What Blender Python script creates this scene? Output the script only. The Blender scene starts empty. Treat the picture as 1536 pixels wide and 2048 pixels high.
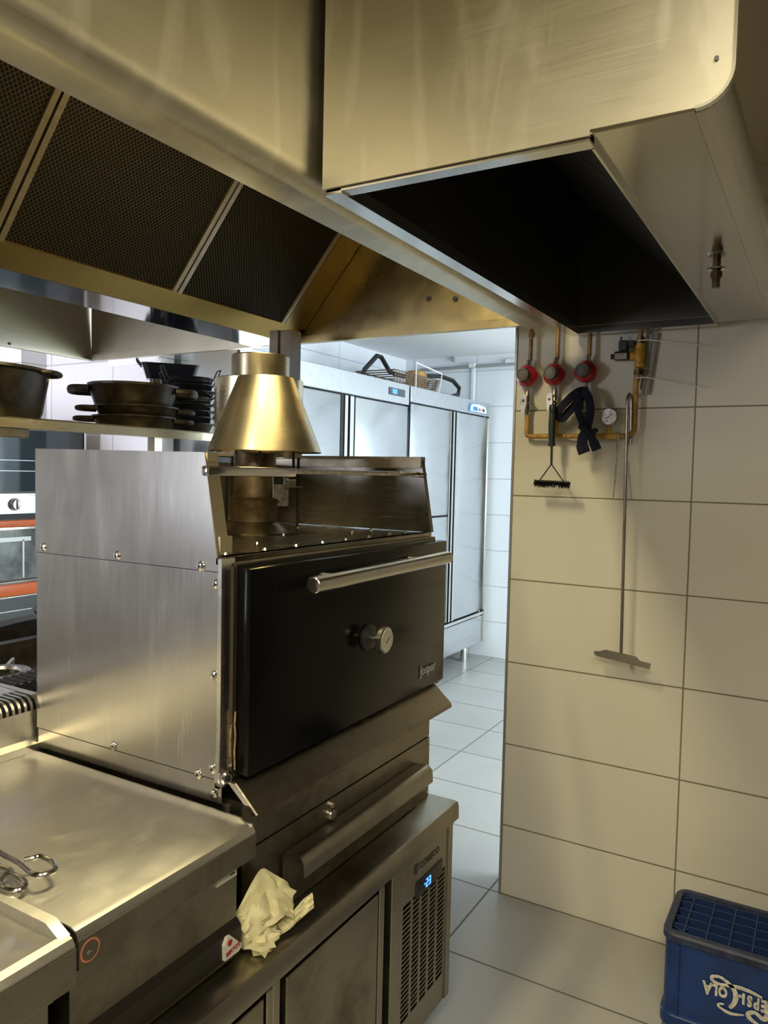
import bpy, bmesh, math, random
from mathutils import Vector, Matrix
random.seed(7)
PI = math.pi
S = bpy.context.scene
C = S.collection
V = Vector

# ------------------------------------------------------------------ camera
cam_d = bpy.data.cameras.new('camera'); cam = bpy.data.objects.new('camera', cam_d); C.objects.link(cam)
S.camera = cam
_p, _r, _y = math.radians(2.891), math.radians(1.308), math.radians(-30.21)
_r0 = V((math.cos(_y), -math.sin(_y), 0)); _f0 = V((math.sin(_y), math.cos(_y), 0)); _u = V((0, 0, 1))
_F = _f0*math.cos(_p) - _u*math.sin(_p); _up = _u*math.cos(_p) + _f0*math.sin(_p)
_R = _r0*math.cos(_r) + _up*math.sin(_r); _U = -_r0*math.sin(_r) + _up*math.cos(_r)
M = Matrix(((_R.x, _U.x, -_F.x, 0), (_R.y, _U.y, -_F.y, 0), (_R.z, _U.z, -_F.z, 0), (0, 0, 0, 1)))
M.translation = V((0, 0, 1.524))
cam.matrix_world = M
cam_d.sensor_fit = 'VERTICAL'; cam_d.sensor_height = 36.0; cam_d.sensor_width = 27.0
cam_d.lens = 1525.0/2048.0*36.0
cam_d.clip_start = 0.02

# ------------------------------------------------------------------ view, world, lights
S.view_settings.view_transform = 'Standard'; S.view_settings.look = 'None'
S.view_settings.gamma = 1; S.view_settings.use_curve_mapping = False
S.view_settings.exposure = 0.32
w = bpy.data.worlds.new('world'); S.world = w; w.use_nodes = True
w.node_tree.nodes['Background'].inputs[0].default_value = (.75, .85, 1, 1)
w.node_tree.nodes['Background'].inputs[1].default_value = 1.0

def area(name, loc, direction, sx, sy, power, col, spread=180):
    d = bpy.data.lights.new(name, 'AREA'); d.shape = 'RECTANGLE'; d.size = sx; d.size_y = sy
    d.energy = power; d.color = col; d.spread = math.radians(spread)
    o = bpy.data.objects.new(name, d); C.objects.link(o); o.location = loc
    o.rotation_euler = V(direction).to_track_quat('-Z', 'Y').to_euler()
    return o
WARM = (1.0, .89, .66)
HOODL = (1.0, .84, .46)
area('hood_lamp_far', (-1.06, 1.25, 2.445), (.0, 0, -1), .09, .50, 15, HOODL)
area('hood_lamp_near', (-1.06, .20, 2.445), (.0, 0, -1), .09, .50, 10, HOODL)
DAY = (.80, .89, 1.0)
area('lamp_main', (.05, -.62, 2.42), (0, 0, -1), .60, .60, 36, WARM)
area('fill_hood_side', (.42, .42, 2.42), (0, 0, -1), .60, .30, 11, WARM)  # invented lamp, fills in the side panel of the left hood
area('lamp_rear', (.55, -1.9, 2.40), (0, 0, -1), .60, .60, 12, WARM)
area('lamp_left', (-3.3, .2, 2.40), (0, 0, -1), .60, .60, 16, (1, .93, .85))
area('daylight_back_window', (1.84, 4.40, 1.83), (-1, 0, 0), 2.0, .96, 112, (.74, .83, 1.0))
area('daylight_garden', (1.84, 4.40, 1.06), (-1, 0, 0), 2.0, .52, 55, (.80, .97, .72))
area('daylight_kitchen_window', (-3.62, -2.54, 1.62), (.02, 1, .0), 1.2, 1.1, 40, (.86, .88, 1.0), 75)

# ------------------------------------------------------------------ helpers
WL = {}
class MB:
    """collects shapes in world coordinates, then links them as ONE mesh"""
    def __init__(s): s.bm = bmesh.new()
    def quad(s, *pts):
        vs = [s.bm.verts.new(p) for p in pts]
        s.bm.faces.new(vs); return s
    def box(s, x0, x1, y0, y1, z0, z1, bev=0, seg=2, rot=None):
        vs = [s.bm.verts.new((x, y, z)) for x in (x0, x1) for y in (y0, y1) for z in (z0, z1)]
        fs = [(0, 1, 3, 2), (4, 6, 7, 5), (0, 4, 5, 1), (2, 3, 7, 6), (0, 2, 6, 4), (1, 5, 7, 3)]
        fc = [s.bm.faces.new([vs[i] for i in f]) for f in fs]
        if bev:
            es = set(e for f in fc for e in f.edges)
            r = bmesh.ops.bevel(s.bm, geom=list(es), offset=bev, segments=seg, profile=.5, affect='EDGES')
            if rot is not None:
                vv = set(v for f in r['faces'] for v in f.verts) | set(v for v in vs if v.is_valid)
                for v in vv: v.co = rot @ v.co
        elif rot is not None:
            for v in vs: v.co = rot @ v.co
        return s
    def prism(s, pts, axis, a, b):
        """pts: 2-D outline; axis 0: (y,z), 1: (x,z), 2: (x,y)"""
        def P(p, t):
            if axis == 0: return (t, p[0], p[1])
            if axis == 1: return (p[0], t, p[1])
            return (p[0], p[1], t)
        A = [s.bm.verts.new(P(p, a)) for p in pts]; B = [s.bm.verts.new(P(p, b)) for p in pts]
        n = len(pts)
        s.bm.faces.new(A); s.bm.faces.new(B[::-1])
        for i in range(n): s.bm.faces.new((A[i], B[i], B[(i+1) % n], A[(i+1) % n]))
        return s
    def sheet(s, pts, axis, a, b, t):
        """a bent sheet: open 2-D polyline with thickness t, extruded from a to b"""
        L = []; R = []
        for i, p in enumerate(pts):
            p = V(p)
            d1 = (p - V(pts[i-1])).normalized() if i > 0 else None
            d2 = (V(pts[i+1]) - p).normalized() if i < len(pts)-1 else None
            d = (d1 or d2) if not (d1 and d2) else (d1+d2)
            d = d.normalized(); nn = V((-d.y, d.x))
            k = 1.0
            if d1 and d2: k = 1/max(.35, abs(nn.dot(V((-d1.y, d1.x)))))
            L.append(tuple(p + nn*t*.5*k)); R.append(tuple(p - nn*t*.5*k))
        return s.prism(L + R[::-1], axis, a, b)
    def tube(s, pts, r, seg=10, closed=False, flat=None):
        pts = [V(p) for p in pts]; n = len(pts); rings = []
        rr = r if isinstance(r, (list, tuple)) else [r]*n
        ref = None
        for i, p in enumerate(pts):
            a = pts[i-1] if (i > 0 or closed) else p
            b = pts[(i+1) % n] if (i < n-1 or closed) else p
            t = (b-a)
            t = t.normalized() if t.length > 1e-9 else V((0, 0, 1))
            if ref is None:
                ref = V((0, 0, 1)) if abs(t.z) < .9 else V((1, 0, 0))
            u = (ref - t*ref.dot(t)); u = u.normalized() if u.length > 1e-6 else t.orthogonal().normalized()
            ref = u; v = t.cross(u)
            f = flat or 1.0
            rings.append([s.bm.verts.new(p + u*math.cos(2*PI*k/seg)*rr[i] + v*math.sin(2*PI*k/seg)*rr[i]*f) for k in range(seg)])
        m = n if closed else n-1
        for i in range(m):
            A = rings[i]; B = rings[(i+1) % n]
            for k in range(seg): s.bm.faces.new((A[k], A[(k+1) % seg], B[(k+1) % seg], B[k]))
        if not closed:
            s.bm.faces.new(rings[0][::-1]); s.bm.faces.new(rings[-1])
        return s
    def lathe(s, prof, c, axis=(0, 0, 1), seg=32, cap=True):
        """prof: list of (radius, height along axis) around c"""
        ax = V(axis).normalized(); u = ax.orthogonal().normalized(); v = ax.cross(u); c = V(c)
        rings = []
        for r, h in prof:
            r = max(r, 1e-4)
            rings.append([s.bm.verts.new(c + ax*h + u*math.cos(2*PI*k/seg)*r + v*math.sin(2*PI*k/seg)*r) for k in range(seg)])
        for A, B in zip(rings, rings[1:]):
            for k in range(seg): s.bm.faces.new((A[k], A[(k+1) % seg], B[(k+1) % seg], B[k]))
        if cap:
            s.bm.faces.new(rings[0][::-1]); s.bm.faces.new(rings[-1])
        return s
    def loops(s, loops, cap0=False, cap1=False):
        rs = [[s.bm.verts.new(p) for p in L] for L in loops]; n = len(rs[0])
        for A, B in zip(rs, rs[1:]):
            for k in range(n): s.bm.faces.new((A[k], A[(k+1) % n], B[(k+1) % n], B[k]))
        if cap0: s.bm.faces.new(rs[0][::-1])
        if cap1: s.bm.faces.new(rs[-1])
        return s
    def text(s, txt, size, origin, right, up, depth=.0008, space=1.0, bold=0.0, shear=0.0, sx=1.0):
        cu = bpy.data.curves.new('t', 'FONT'); cu.body = txt; cu.size = size; cu.extrude = depth/2
        cu.space_character = space; cu.offset = bold; cu.shear = shear; cu.resolution_u = 3
        o = bpy.data.objects.new('t', cu); C.objects.link(o)
        dg = bpy.context.evaluated_depsgraph_get(); me = bpy.data.meshes.new_from_object(o.evaluated_get(dg))
        bpy.data.objects.remove(o); bpy.data.curves.remove(cu)
        rx = V(right).normalized(); uy = V(up).normalized(); nz = rx.cross(uy); og = V(origin)
        for v in me.vertices: v.co = og + rx*v.co.x*sx + uy*v.co.y + nz*v.co.z
        s.bm.from_mesh(me); bpy.data.meshes.remove(me)
        return s
    def warp(s, fn):
        for v in s.bm.verts: v.co = V(fn(v.co))
        return s

def link_mesh(name, mb, mat, parent=None, origin=None, smooth=True, fixn=True):
    bm = mb.bm
    if fixn: bmesh.ops.recalc_face_normals(bm, faces=bm.faces[:])
    me = bpy.data.meshes.new(name)
    og = V((0, 0, 0))
    if parent is not None: og = WL[parent.name]
    elif origin is not None: og = V(origin)
    for v in bm.verts: v.co -= og
    bm.to_mesh(me); bm.free()
    if smooth:
        me.shade_smooth()
        me.set_sharp_from_angle(angle=math.radians(32))
    me.materials.append(mat)
    o = bpy.data.objects.new(name, me); C.objects.link(o)
    if parent is not None: o.parent = parent
    elif origin is not None: o.location = og
    WL[o.name] = og
    return o

def struct(name, mb, mat, smooth=False):
    o = link_mesh(name, mb, mat, smooth=smooth); o['kind'] = 'structure'; return o

def thing(name, label, cat, loc, group=None):
    o = bpy.data.objects.new(name, None); C.objects.link(o); o.location = loc
    o.empty_display_size = .05
    WL[o.name] = V(loc)
    o['label'] = label; o['category'] = cat
    if group: o['group'] = group
    return o

def part(name, mb, mat, parent, label=None, **k):
    o = link_mesh(name, mb, mat, parent, **k)
    if label: o['label'] = label
    return o

def solo(name, mb, mat, label, cat, loc, group=None, **k):
    o = link_mesh(name, mb, mat, None, origin=loc, **k); o['label'] = label; o['category'] = cat
    if group: o['group'] = group
    return o

def clone(root, loc, label=None, group=None, rotz=0):
    r = root.copy(); C.objects.link(r); r.location = loc; r.rotation_euler = (0, 0, rotz)
    if label: r['label'] = label
    if group: r['group'] = group
    for ch in list(root.children):
        c = ch.copy(); C.objects.link(c); c.parent = r
        for g in list(ch.children):
            d = g.copy(); C.objects.link(d); d.parent = c
    return r

def arc(cx, cy, r, a0, a1, n):
    return [(cx + r*math.cos(math.radians(a0+(a1-a0)*i/n)), cy + r*math.sin(math.radians(a0+(a1-a0)*i/n))) for i in range(n+1)]
def rrect(x0, x1, y0, y1, r, n=5):
    return arc(x1-r, y1-r, r, 0, 90, n) + arc(x0+r, y1-r, r, 90, 180, n) + arc(x0+r, y0+r, r, 180, 270, n) + arc(x1-r, y0+r, r, 270, 360, n)

def smooth(pts, n=4):
    P = [V(p) for p in pts]; out = []
    for i in range(len(P)-1):
        p0 = P[max(0, i-1)]; p1 = P[i]; p2 = P[i+1]; p3 = P[min(len(P)-1, i+2)]
        for k in range(n):
            t = k/n; out.append(.5*((2*p1)+(-p0+p2)*t+(2*p0-5*p1+4*p2-p3)*t*t+(-p0+3*p1-3*p2+p3)*t**3))
    out.append(P[-1]); return out

# ------------------------------------------------------------------ materials
def newmat(name):
    m = bpy.data.materials.new(name); m.use_nodes = True
    nt = m.node_tree; return m, nt, nt.nodes['Principled BSDF']
def N(nt, t, **k):
    n = nt.nodes.new(t)
    for a, b in k.items(): setattr(n, a, b)
    return n
def plain(name, col, rough=.5, metal=0, emit=None, es=1, coat=0, noise=0, nscale=20, bump=0):
    m, nt, b = newmat(name)
    b.inputs['Base Color'].default_value = (*col, 1); b.inputs['Roughness'].default_value = rough
    b.inputs['Metallic'].default_value = metal; b.inputs['Coat Weight'].default_value = coat
    if emit:
        b.inputs['Emission Color'].default_value = (*emit, 1); b.inputs['Emission Strength'].default_value = es
    if noise or bump:
        tc = N(nt, 'ShaderNodeTexCoord'); n = N(nt, 'ShaderNodeTexNoise'); n.inputs['Scale'].default_value = nscale
        n.inputs['Detail'].default_value = 5; nt.links.new(tc.outputs['Object'], n.inputs['Vector'])
        if noise:
            mx = N(nt, 'ShaderNodeMix', data_type='RGBA'); cr = N(nt, 'ShaderNodeValToRGB')
            cr.color_ramp.elements[0].position = .35; cr.color_ramp.elements[1].position = .65
            nt.links.new(n.outputs['Fac'], cr.inputs[0]); nt.links.new(cr.outputs[0], mx.inputs[0])
            mx.inputs[6].default_value = (*[c*(1-noise) for c in col], 1); mx.inputs[7].default_value = (*[min(1, c*(1+noise)) for c in col], 1)
            nt.links.new(mx.outputs[2], b.inputs['Base Color'])
        if bump:
            bp = N(nt, 'ShaderNodeBump'); bp.inputs['Strength'].default_value = bump; bp.inputs['Distance'].default_value = .004
            nt.links.new(n.outputs['Fac'], bp.inputs['Height']); nt.links.new(bp.outputs[0], b.inputs['Normal'])
    return m
def steel(name, col=(.60, .575, .52), rough=.27, brush=(3, 3, 160), var=.10, dirt=0, dirtcol=(.10, .075, .035), dscale=6, bump=.006, wobble=0, dthr=.5, smear=0):
    """brushed stainless steel: fine streaks, wiped smears, optional grease stains"""
    m, nt, b = newmat(name); L = nt.links.new
    b.inputs['Metallic'].default_value = 1
    tc = N(nt, 'ShaderNodeTexCoord'); mp = N(nt, 'ShaderNodeMapping'); mp.inputs['Scale'].default_value = brush
    L(tc.outputs['Object'], mp.inputs['Vector'])
    n1 = N(nt, 'ShaderNodeTexNoise'); n1.inputs['Scale'].default_value = 4; n1.inputs['Detail'].default_value = 4; L(mp.outputs[0], n1.inputs['Vector'])
    n2 = N(nt, 'ShaderNodeTexNoise'); n2.inputs['Scale'].default_value = 3.2; n2.inputs['Detail'].default_value = 6; n2.inputs['Distortion'].default_value = 1.2
    L(tc.outputs['Object'], n2.inputs['Vector'])
    a = N(nt, 'ShaderNodeMath', operation='MULTIPLY_ADD'); a.inputs[1].default_value = var*1.2; a.inputs[2].default_value = rough - var*.6
    L(n1.outputs['Fac'], a.inputs[0])
    c = N(nt, 'ShaderNodeMath', operation='MULTIPLY_ADD'); c.inputs[1].default_value = var*2.2; L(n2.outputs['Fac'], c.inputs[0])
    s2 = N(nt, 'ShaderNodeMath', operation='SUBTRACT'); s2.inputs[1].default_value = var*1.1; L(a.outputs[0], s2.inputs[0]); L(s2.outputs[0], c.inputs[2])
    mx = N(nt, 'ShaderNodeMix', data_type='RGBA'); L(n1.outputs['Fac'], mx.inputs[0])
    mx.inputs[6].default_value = (*[v*.90 for v in col], 1); mx.inputs[7].default_value = (*[min(1, v*1.08) for v in col], 1)
    colo = mx.outputs[2]; ro = c.outputs[0]
    if dirt:
        n3 = N(nt, 'ShaderNodeTexNoise'); n3.inputs['Scale'].default_value = dscale; n3.inputs['Detail'].default_value = 8; n3.inputs['Roughness'].default_value = .65
        L(tc.outputs['Object'], n3.inputs['Vector'])
        cr = N(nt, 'ShaderNodeValToRGB'); cr.color_ramp.elements[0].position = dthr; cr.color_ramp.elements[1].position = dthr+.22
        L(n3.outputs['Fac'], cr.inputs[0])
        k = N(nt, 'ShaderNodeMath', operation='MULTIPLY'); k.inputs[1].default_value = dirt; L(cr.outputs[0], k.inputs[0])
        m2 = N(nt, 'ShaderNodeMix', data_type='RGBA'); L(k.outputs[0], m2.inputs[0]); L(colo, m2.inputs[6]); m2.inputs[7].default_value = (*dirtcol, 1)
        colo = m2.outputs[2]
        k2 = N(nt, 'ShaderNodeMath', operation='MULTIPLY_ADD'); k2.inputs[1].default_value = .25; L(k.outputs[0], k2.inputs[0]); L(ro, k2.inputs[2]); ro = k2.outputs[0]
    if smear:
        # wiped streaks left by a cloth
        ms = N(nt, 'ShaderNodeMapping'); ms.inputs['Scale'].default_value = (13, 13, 2.6); ms.inputs['Rotation'].default_value = (.5, .45, .4)
        L(tc.outputs['Object'], ms.inputs['Vector'])
        n5 = N(nt, 'ShaderNodeTexNoise'); n5.inputs['Scale'].default_value = 1.0; n5.inputs['Detail'].default_value = 5; n5.inputs['Distortion'].default_value = .8; L(ms.outputs[0], n5.inputs['Vector'])
        c5 = N(nt, 'ShaderNodeValToRGB'); c5.color_ramp.elements[0].position = .50; c5.color_ramp.elements[1].position = .72; L(n5.outputs['Fac'], c5.inputs[0])
        k5 = N(nt, 'ShaderNodeMath', operation='MULTIPLY'); k5.inputs[1].default_value = smear; L(c5.outputs[0], k5.inputs[0])
        m5 = N(nt, 'ShaderNodeMix', data_type='RGBA'); L(k5.outputs[0], m5.inputs[0]); L(colo, m5.inputs[6]); m5.inputs[7].default_value = (.93, .90, .78, 1); colo = m5.outputs[2]
        r5 = N(nt, 'ShaderNodeMath', operation='MULTIPLY_ADD'); r5.inputs[1].default_value = .16; L(k5.outputs[0], r5.inputs[0]); L(ro, r5.inputs[2]); ro = r5.outputs[0]
    L(colo, b.inputs['Base Color']); L(ro, b.inputs['Roughness'])
    h = n1.outputs['Fac']
    bp = N(nt, 'ShaderNodeBump'); bp.inputs['Strength'].default_value = bump; bp.inputs['Distance'].default_value = .002; L(h, bp.inputs['Height'])
    if wobble:
        n4 = N(nt, 'ShaderNodeTexNoise'); n4.inputs['Scale'].default_value = 2.0; n4.inputs['Detail'].default_value = 1.5; L(tc.outputs['Object'], n4.inputs['Vector'])
        b2 = N(nt, 'ShaderNodeBump'); b2.inputs['Strength'].default_value = wobble; b2.inputs['Distance'].default_value = .05; L(n4.outputs['Fac'], b2.inputs['Height'])
        L(b2.outputs[0], bp.inputs['Normal'])
    L(bp.outputs[0], b.inputs['Normal'])
    return m

def tiles(name, axes, size, off, col, grout, gw=.0035, rough=.18, mottle=.03, mscale=3, col2=None):
    """rectangular tiles laid in a straight grid on two object axes"""
    m, nt, b = newmat(name); L = nt.links.new
    tc = N(nt, 'ShaderNodeTexCoord'); sp = N(nt, 'ShaderNodeSeparateXYZ'); L(tc.outputs['Object'], sp.inputs[0])
    dist = []; cells = []
    for i in (0, 1):
        a = N(nt, 'ShaderNodeMath', operation='SUBTRACT'); L(sp.outputs[axes[i]], a.inputs[0]); a.inputs[1].default_value = off[i]
        d = N(nt, 'ShaderNodeMath', operation='DIVIDE'); L(a.outputs[0], d.inputs[0]); d.inputs[1].default_value = size[i]
        f = N(nt, 'ShaderNodeMath', operation='FLOOR'); L(d.outputs[0], f.inputs[0]); cells.append(f)
        fr = N(nt, 'ShaderNodeMath', operation='FRACT'); L(d.outputs[0], fr.inputs[0])
        pp = N(nt, 'ShaderNodeMath', operation='PINGPONG'); L(fr.outputs[0], pp.inputs[0]); pp.inputs[1].default_value = .5
        mu = N(nt, 'ShaderNodeMath', operation='MULTIPLY'); L(pp.outputs[0], mu.inputs[0]); mu.inputs[1].default_value = size[i]; dist.append(mu)
    mi = N(nt, 'ShaderNodeMath', operation='MINIMUM'); L(dist[0].outputs[0], mi.inputs[0]); L(dist[1].outputs[0], mi.inputs[1])
    mr = N(nt, 'ShaderNodeMapRange'); mr.inputs['From Min'].default_value = gw*.4; mr.inputs['From Max'].default_value = gw*.75; L(mi.outputs[0], mr.inputs[0])
    cb = N(nt, 'ShaderNodeCombineXYZ'); L(cells[0].outputs[0], cb.inputs[0]); L(cells[1].outputs[0], cb.inputs[1])
    wn = N(nt, 'ShaderNodeTexWhiteNoise'); L(cb.outputs[0], wn.inputs['Vector'])
    ns = N(nt, 'ShaderNodeTexNoise'); ns.inputs['Scale'].default_value = mscale; ns.inputs['Detail'].default_value = 6; L(tc.outputs['Object'], ns.inputs['Vector'])
    ad = N(nt, 'ShaderNodeMath', operation='MULTIPLY_ADD'); L(wn.outputs['Value'], ad.inputs[0]); ad.inputs[1].default_value = .35; L(ns.outputs['Fac'], ad.inputs[2])
    mx = N(nt, 'ShaderNodeMix', data_type='RGBA'); L(ad.outputs[0], mx.inputs[0])
    mx.inputs[6].default_value = (*[c*(1-mottle) for c in col], 1); mx.inputs[7].default_value = (*[min(1, c*(1+mottle)) for c in (col2 or col)], 1)
    m2 = N(nt, 'ShaderNodeMix', data_type='RGBA'); L(mr.outputs[0], m2.inputs[0]); m2.inputs[6].default_value = (*grout, 1); L(mx.outputs[2], m2.inputs[7])
    L(m2.outputs[2], b.inputs['Base Color'])
    r = N(nt, 'ShaderNodeMapRange'); L(mr.outputs[0], r.inputs[0]); r.inputs['To Min'].default_value = .8; r.inputs['To Max'].default_value = rough; L(r.outputs[0], b.inputs['Roughness'])
    bp = N(nt, 'ShaderNodeBump'); bp.inputs['Strength'].default_value = .35; bp.inputs['Distance'].default_value = .002; L(mr.outputs[0], bp.inputs['Height']); L(bp.outputs[0], b.inputs['Normal'])
    return m

def meshmat(name, ax, ay, pitch, line, wire=(.16, .125, .05), hole=(.004, .003, .002), metal=.6, rough=.45):
    """expanded-metal filter: bright diamond wires over dark holes"""
    m, nt, b = newmat(name); L = nt.links.new
    tc = N(nt, 'ShaderNodeTexCoord'); sp = N(nt, 'ShaderNodeSeparateXYZ'); L(tc.outputs['Object'], sp.inputs[0])
    u = N(nt, 'ShaderNodeMath', operation='MULTIPLY'); L(sp.outputs[ax], u.inputs[0]); u.inputs[1].default_value = 1/pitch[0]
    v = N(nt, 'ShaderNodeMath', operation='MULTIPLY'); L(sp.outputs[ay], v.inputs[0]); v.inputs[1].default_value = 1/pitch[1]
    o = []
    for op in ('ADD', 'SUBTRACT'):
        a = N(nt, 'ShaderNodeMath', operation=op); L(u.outputs[0], a.inputs[0]); L(v.outputs[0], a.inputs[1])
        p = N(nt, 'ShaderNodeMath', operation='PINGPONG'); L(a.outputs[0], p.inputs[0]); p.inputs[1].default_value = .5; o.append(p)
    mi = N(nt, 'ShaderNodeMath', operation='MINIMUM'); L(o[0].outputs[0], mi.inputs[0]); L(o[1].outputs[0], mi.inputs[1])
    mr = N(nt, 'ShaderNodeMapRange'); L(mi.outputs[0], mr.inputs[0]); mr.inputs['From Min'].default_value = line*.6; mr.inputs['From Max'].default_value = line
    ns = N(nt, 'ShaderNodeTexNoise'); ns.inputs['Scale'].default_value = 2.5; ns.inputs['Detail'].default_value = 4; L(tc.outputs['Object'], ns.inputs['Vector'])
    wr = N(nt, 'ShaderNodeMix', data_type='RGBA'); L(ns.outputs['Fac'], wr.inputs[0]); wr.inputs[6].default_value = (*[c*.5 for c in wire], 1); wr.inputs[7].default_value = (*[c*1.3 for c in wire], 1)
    mx = N(nt, 'ShaderNodeMix', data_type='RGBA'); L(mr.outputs[0], mx.inputs[0]); L(wr.outputs[2], mx.inputs[6]); mx.inputs[7].default_value = (*hole, 1)
    L(mx.outputs[2], b.inputs['Base Color'])
    iv = N(nt, 'ShaderNodeMath', operation='MULTIPLY_ADD'); L(mr.outputs[0], iv.inputs[0]); iv.inputs[1].default_value = -metal; iv.inputs[2].default_value = metal; L(iv.outputs[0], b.inputs['Metallic'])
    r2 = N(nt, 'ShaderNodeMapRange'); L(mr.outputs[0], r2.inputs[0]); r2.inputs['To Min'].default_value = rough; r2.inputs['To Max'].default_value = .9; L(r2.outputs[0], b.inputs['Roughness'])
    sp2 = N(nt, 'ShaderNodeMapRange'); L(mr.outputs[0], sp2.inputs[0]); sp2.inputs['To Min'].default_value = .5; sp2.inputs['To Max'].default_value = .05; L(sp2.outputs[0], b.inputs['Specular IOR Level'])
    bp = N(nt, 'ShaderNodeBump'); bp.invert = True; bp.inputs['Strength'].default_value = .6; bp.inputs['Distance'].default_value = .003; L(mr.outputs[0], bp.inputs['Height']); L(bp.outputs[0], b.inputs['Normal'])
    return m

HOOD = steel('hood_steel', (.64, .60, .47), .44, (2, 2, 120), .13, wobble=.10, bump=.003, smear=.55)
HOODIN_LIT = steel('hood_inner_steel_lit', (.66, .61, .48), .40, (3, 3, 100), .06, wobble=.05, dirt=.2, dirtcol=(.5, .42, .25), dscale=3)  # inner steel again, brighter: daylight on the left panels put into the colour
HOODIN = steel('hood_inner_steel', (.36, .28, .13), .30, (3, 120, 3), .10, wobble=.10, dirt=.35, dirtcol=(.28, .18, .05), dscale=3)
RIM = steel('rim_steel', (.62, .60, .56), .20, (120, 3, 3), .06)
MIRROR = steel('polished_steel', (.58, .56, .55), .09, (60, 2, 2), .03, bump=.004)
DARKIN = steel('sooty_steel', (.20, .195, .185), .34, (3, 3, 60), .08)
GUTTER = steel('gutter_steel', (.36, .24, .075), .33, (3, 60, 3), .08)
STEEL = steel('stainless', (.52, .50, .46), .25, (90, 90, 2), .05, wobble=.03, bump=.002, smear=.12)
STEELH = steel('stainless_worktop', (.68, .66, .61), .38, (60, 4, 4), .05, bump=.001, smear=.25)
STEELD = steel('greasy_shade_stainless', (.31, .285, .23), .32, (3, 3, 90), .10, dirt=.75, dirtcol=(.13, .105, .065), dscale=5, dthr=.46)  # grease stains; on the aprons its dark tone stands in for reflections
STEELG = steel('grease_stained_steel', (.24, .215, .17), .30, (3, 3, 90), .10, dirt=.75, dirtcol=(.07, .055, .03), dscale=5, dthr=.46)
STEELF = steel('worn_stainless', (.36, .335, .28), .33, (3, 3, 100), .10, dirt=.5, dirtcol=(.20, .17, .12), dscale=5)
STEELB = steel('fridge_stainless', (.66, .68, .70), .20, (3, 3, 100), .06, wobble=.55)
BRASSY = steel('warm_steel', (.60, .53, .36), .30, (3, 3, 160), .10, dirt=.4, dirtcol=(.22, .15, .05), dscale=9)
SOOTPIPE = steel('sooty_pipe', (.20, .15, .09), .42, (10, 10, 3), .12, dirt=.8, dirtcol=(.06, .035, .015), dscale=14, dthr=.42)
CHROME = plain('chrome', (.75, .74, .72), .14, 1)
CHROMED = plain('dull_chrome', (.50, .48, .44), .28, 1, noise=.25, nscale=60)
BLACKG = plain('black_enamel', (.004, .004, .004), .17, 0)
BLACKG.node_tree.nodes['Principled BSDF'].inputs['Specular IOR Level'].default_value = .14
BLACK = plain('black_gap', (.008, .008, .008), .6)
BLACKP = plain('black_plastic', (.018, .018, .019), .42)
IRON = plain('cast_iron', (.022, .016, .009), .40, .45, noise=.5, nscale=30, bump=.3)
BLKPAN = plain('black_pan_enamel', (.012, .012, .014), .18, .2, coat=.5)
GLASSD = plain('dark_oven_glass', (.030, .042, .050), .06, 0, coat=.4)
WTILE = tiles('white_wall_tile', (0, 2), (.6, .3), (-.976, -.044), (.66, .635, .56), (.20, .18, .13), .0042, .16, .02)
WTILEB = tiles('white_tile_back_x', (0, 2), (.6, .3), (-2.6, .0), (.78, .81, .86), (.42, .44, .48), .005, .2, .015)
WTILEY = tiles('white_tile_back_y', (1, 2), (.6, .3), (.1, .0), (.78, .81, .86), (.42, .44, .48), .005, .2, .015)
WTILEL = tiles('white_tile_kitchen_x', (0, 2), (.49, .3), (-3.69, -.03), (.82, .82, .86), (.5, .5, .54), .006, .15, .015)
FTILE = tiles('grey_floor_tile', (0, 1), (.68, .41), (-1.015, 2.58), (.33, .325, .31), (.12, .115, .105), .006, .32, .10, 2.5, (.37, .37, .355))
PAINT = plain('cream_paint', (.22, .20, .15), .7)
PAINTW = plain('white_paint', (.82, .83, .84), .6)
CEILB = plain('ceiling_panel', (.62, .55, .40), .8)

# ================================================================== SETTING
struct('floor', MB().box(-5.2, 2.0, -2.6, 6.1, -.10, 0), FTILE)
# main kitchen ceiling (low) and the back room's ceiling
struct('ceiling', MB().box(-5.2, 1.5, -2.6, 2.70, 2.46, 2.56), CEILB)
struct('ceiling_back_room', MB().box(-5.2, 2.0, 2.70, 6.1, 2.53, 2.63), PAINTW)
# tiled wall with the gas line; it ends at the passage to the back room
struct('wall_back', MB().box(-.972, 1.4, 2.583, 2.72, 0, 2.46), WTILE)
struct('trim_1', MB().box(-.980, -.9725, 2.577, 2.72, 0, 2.46), plain('corner_strip', (.35, .35, .34), .4, .6))
struct('wall_right', MB().box(1.3, 1.4, -2.6, 2.583, 0, 2.46), plain('dark_wall_paint', (.08, .075, .06), .6))
struct('wall_front', MB().box(-5.2, -4.22, -2.6, -2.5, 0, 2.46).box(-3.02, 1.4, -2.6, -2.5, 0, 2.46).box(-4.22, -3.02, -2.6, -2.5, 0, 1.07).box(-4.22, -3.02, -2.6, -2.5, 2.17, 2.46), PAINT)
struct('wall_left', MB().box(-5.2, -5.1, -2.5, 6.1, 0, 2.6), WTILEY)
struct('wall_kitchen_end', MB().box(-5.1, -2.86, 2.70, 2.79, 0, 2.53), WTILEL)
struct('wall_pillar', MB().box(-4.05, -3.735, 2.55, 2.70, 0, 2.53).box(-4.6, -4.3, 2.50, 2.70, 0, 2.53), tiles('white_tile_pillar', (0, 2), (.35, .3), (-4.08, -.03), (.84, .84, .88), (.5, .5, .54), .006, .15, .015))
struct('wall_far', MB().box(-3.3, 2.0, 5.96, 6.1, 0, 2.53), WTILEB)
struct('wall_behind_fridges', MB().box(-3.38, -3.28, 2.79, 6.0, 0, 2.53), WTILEY)
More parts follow.
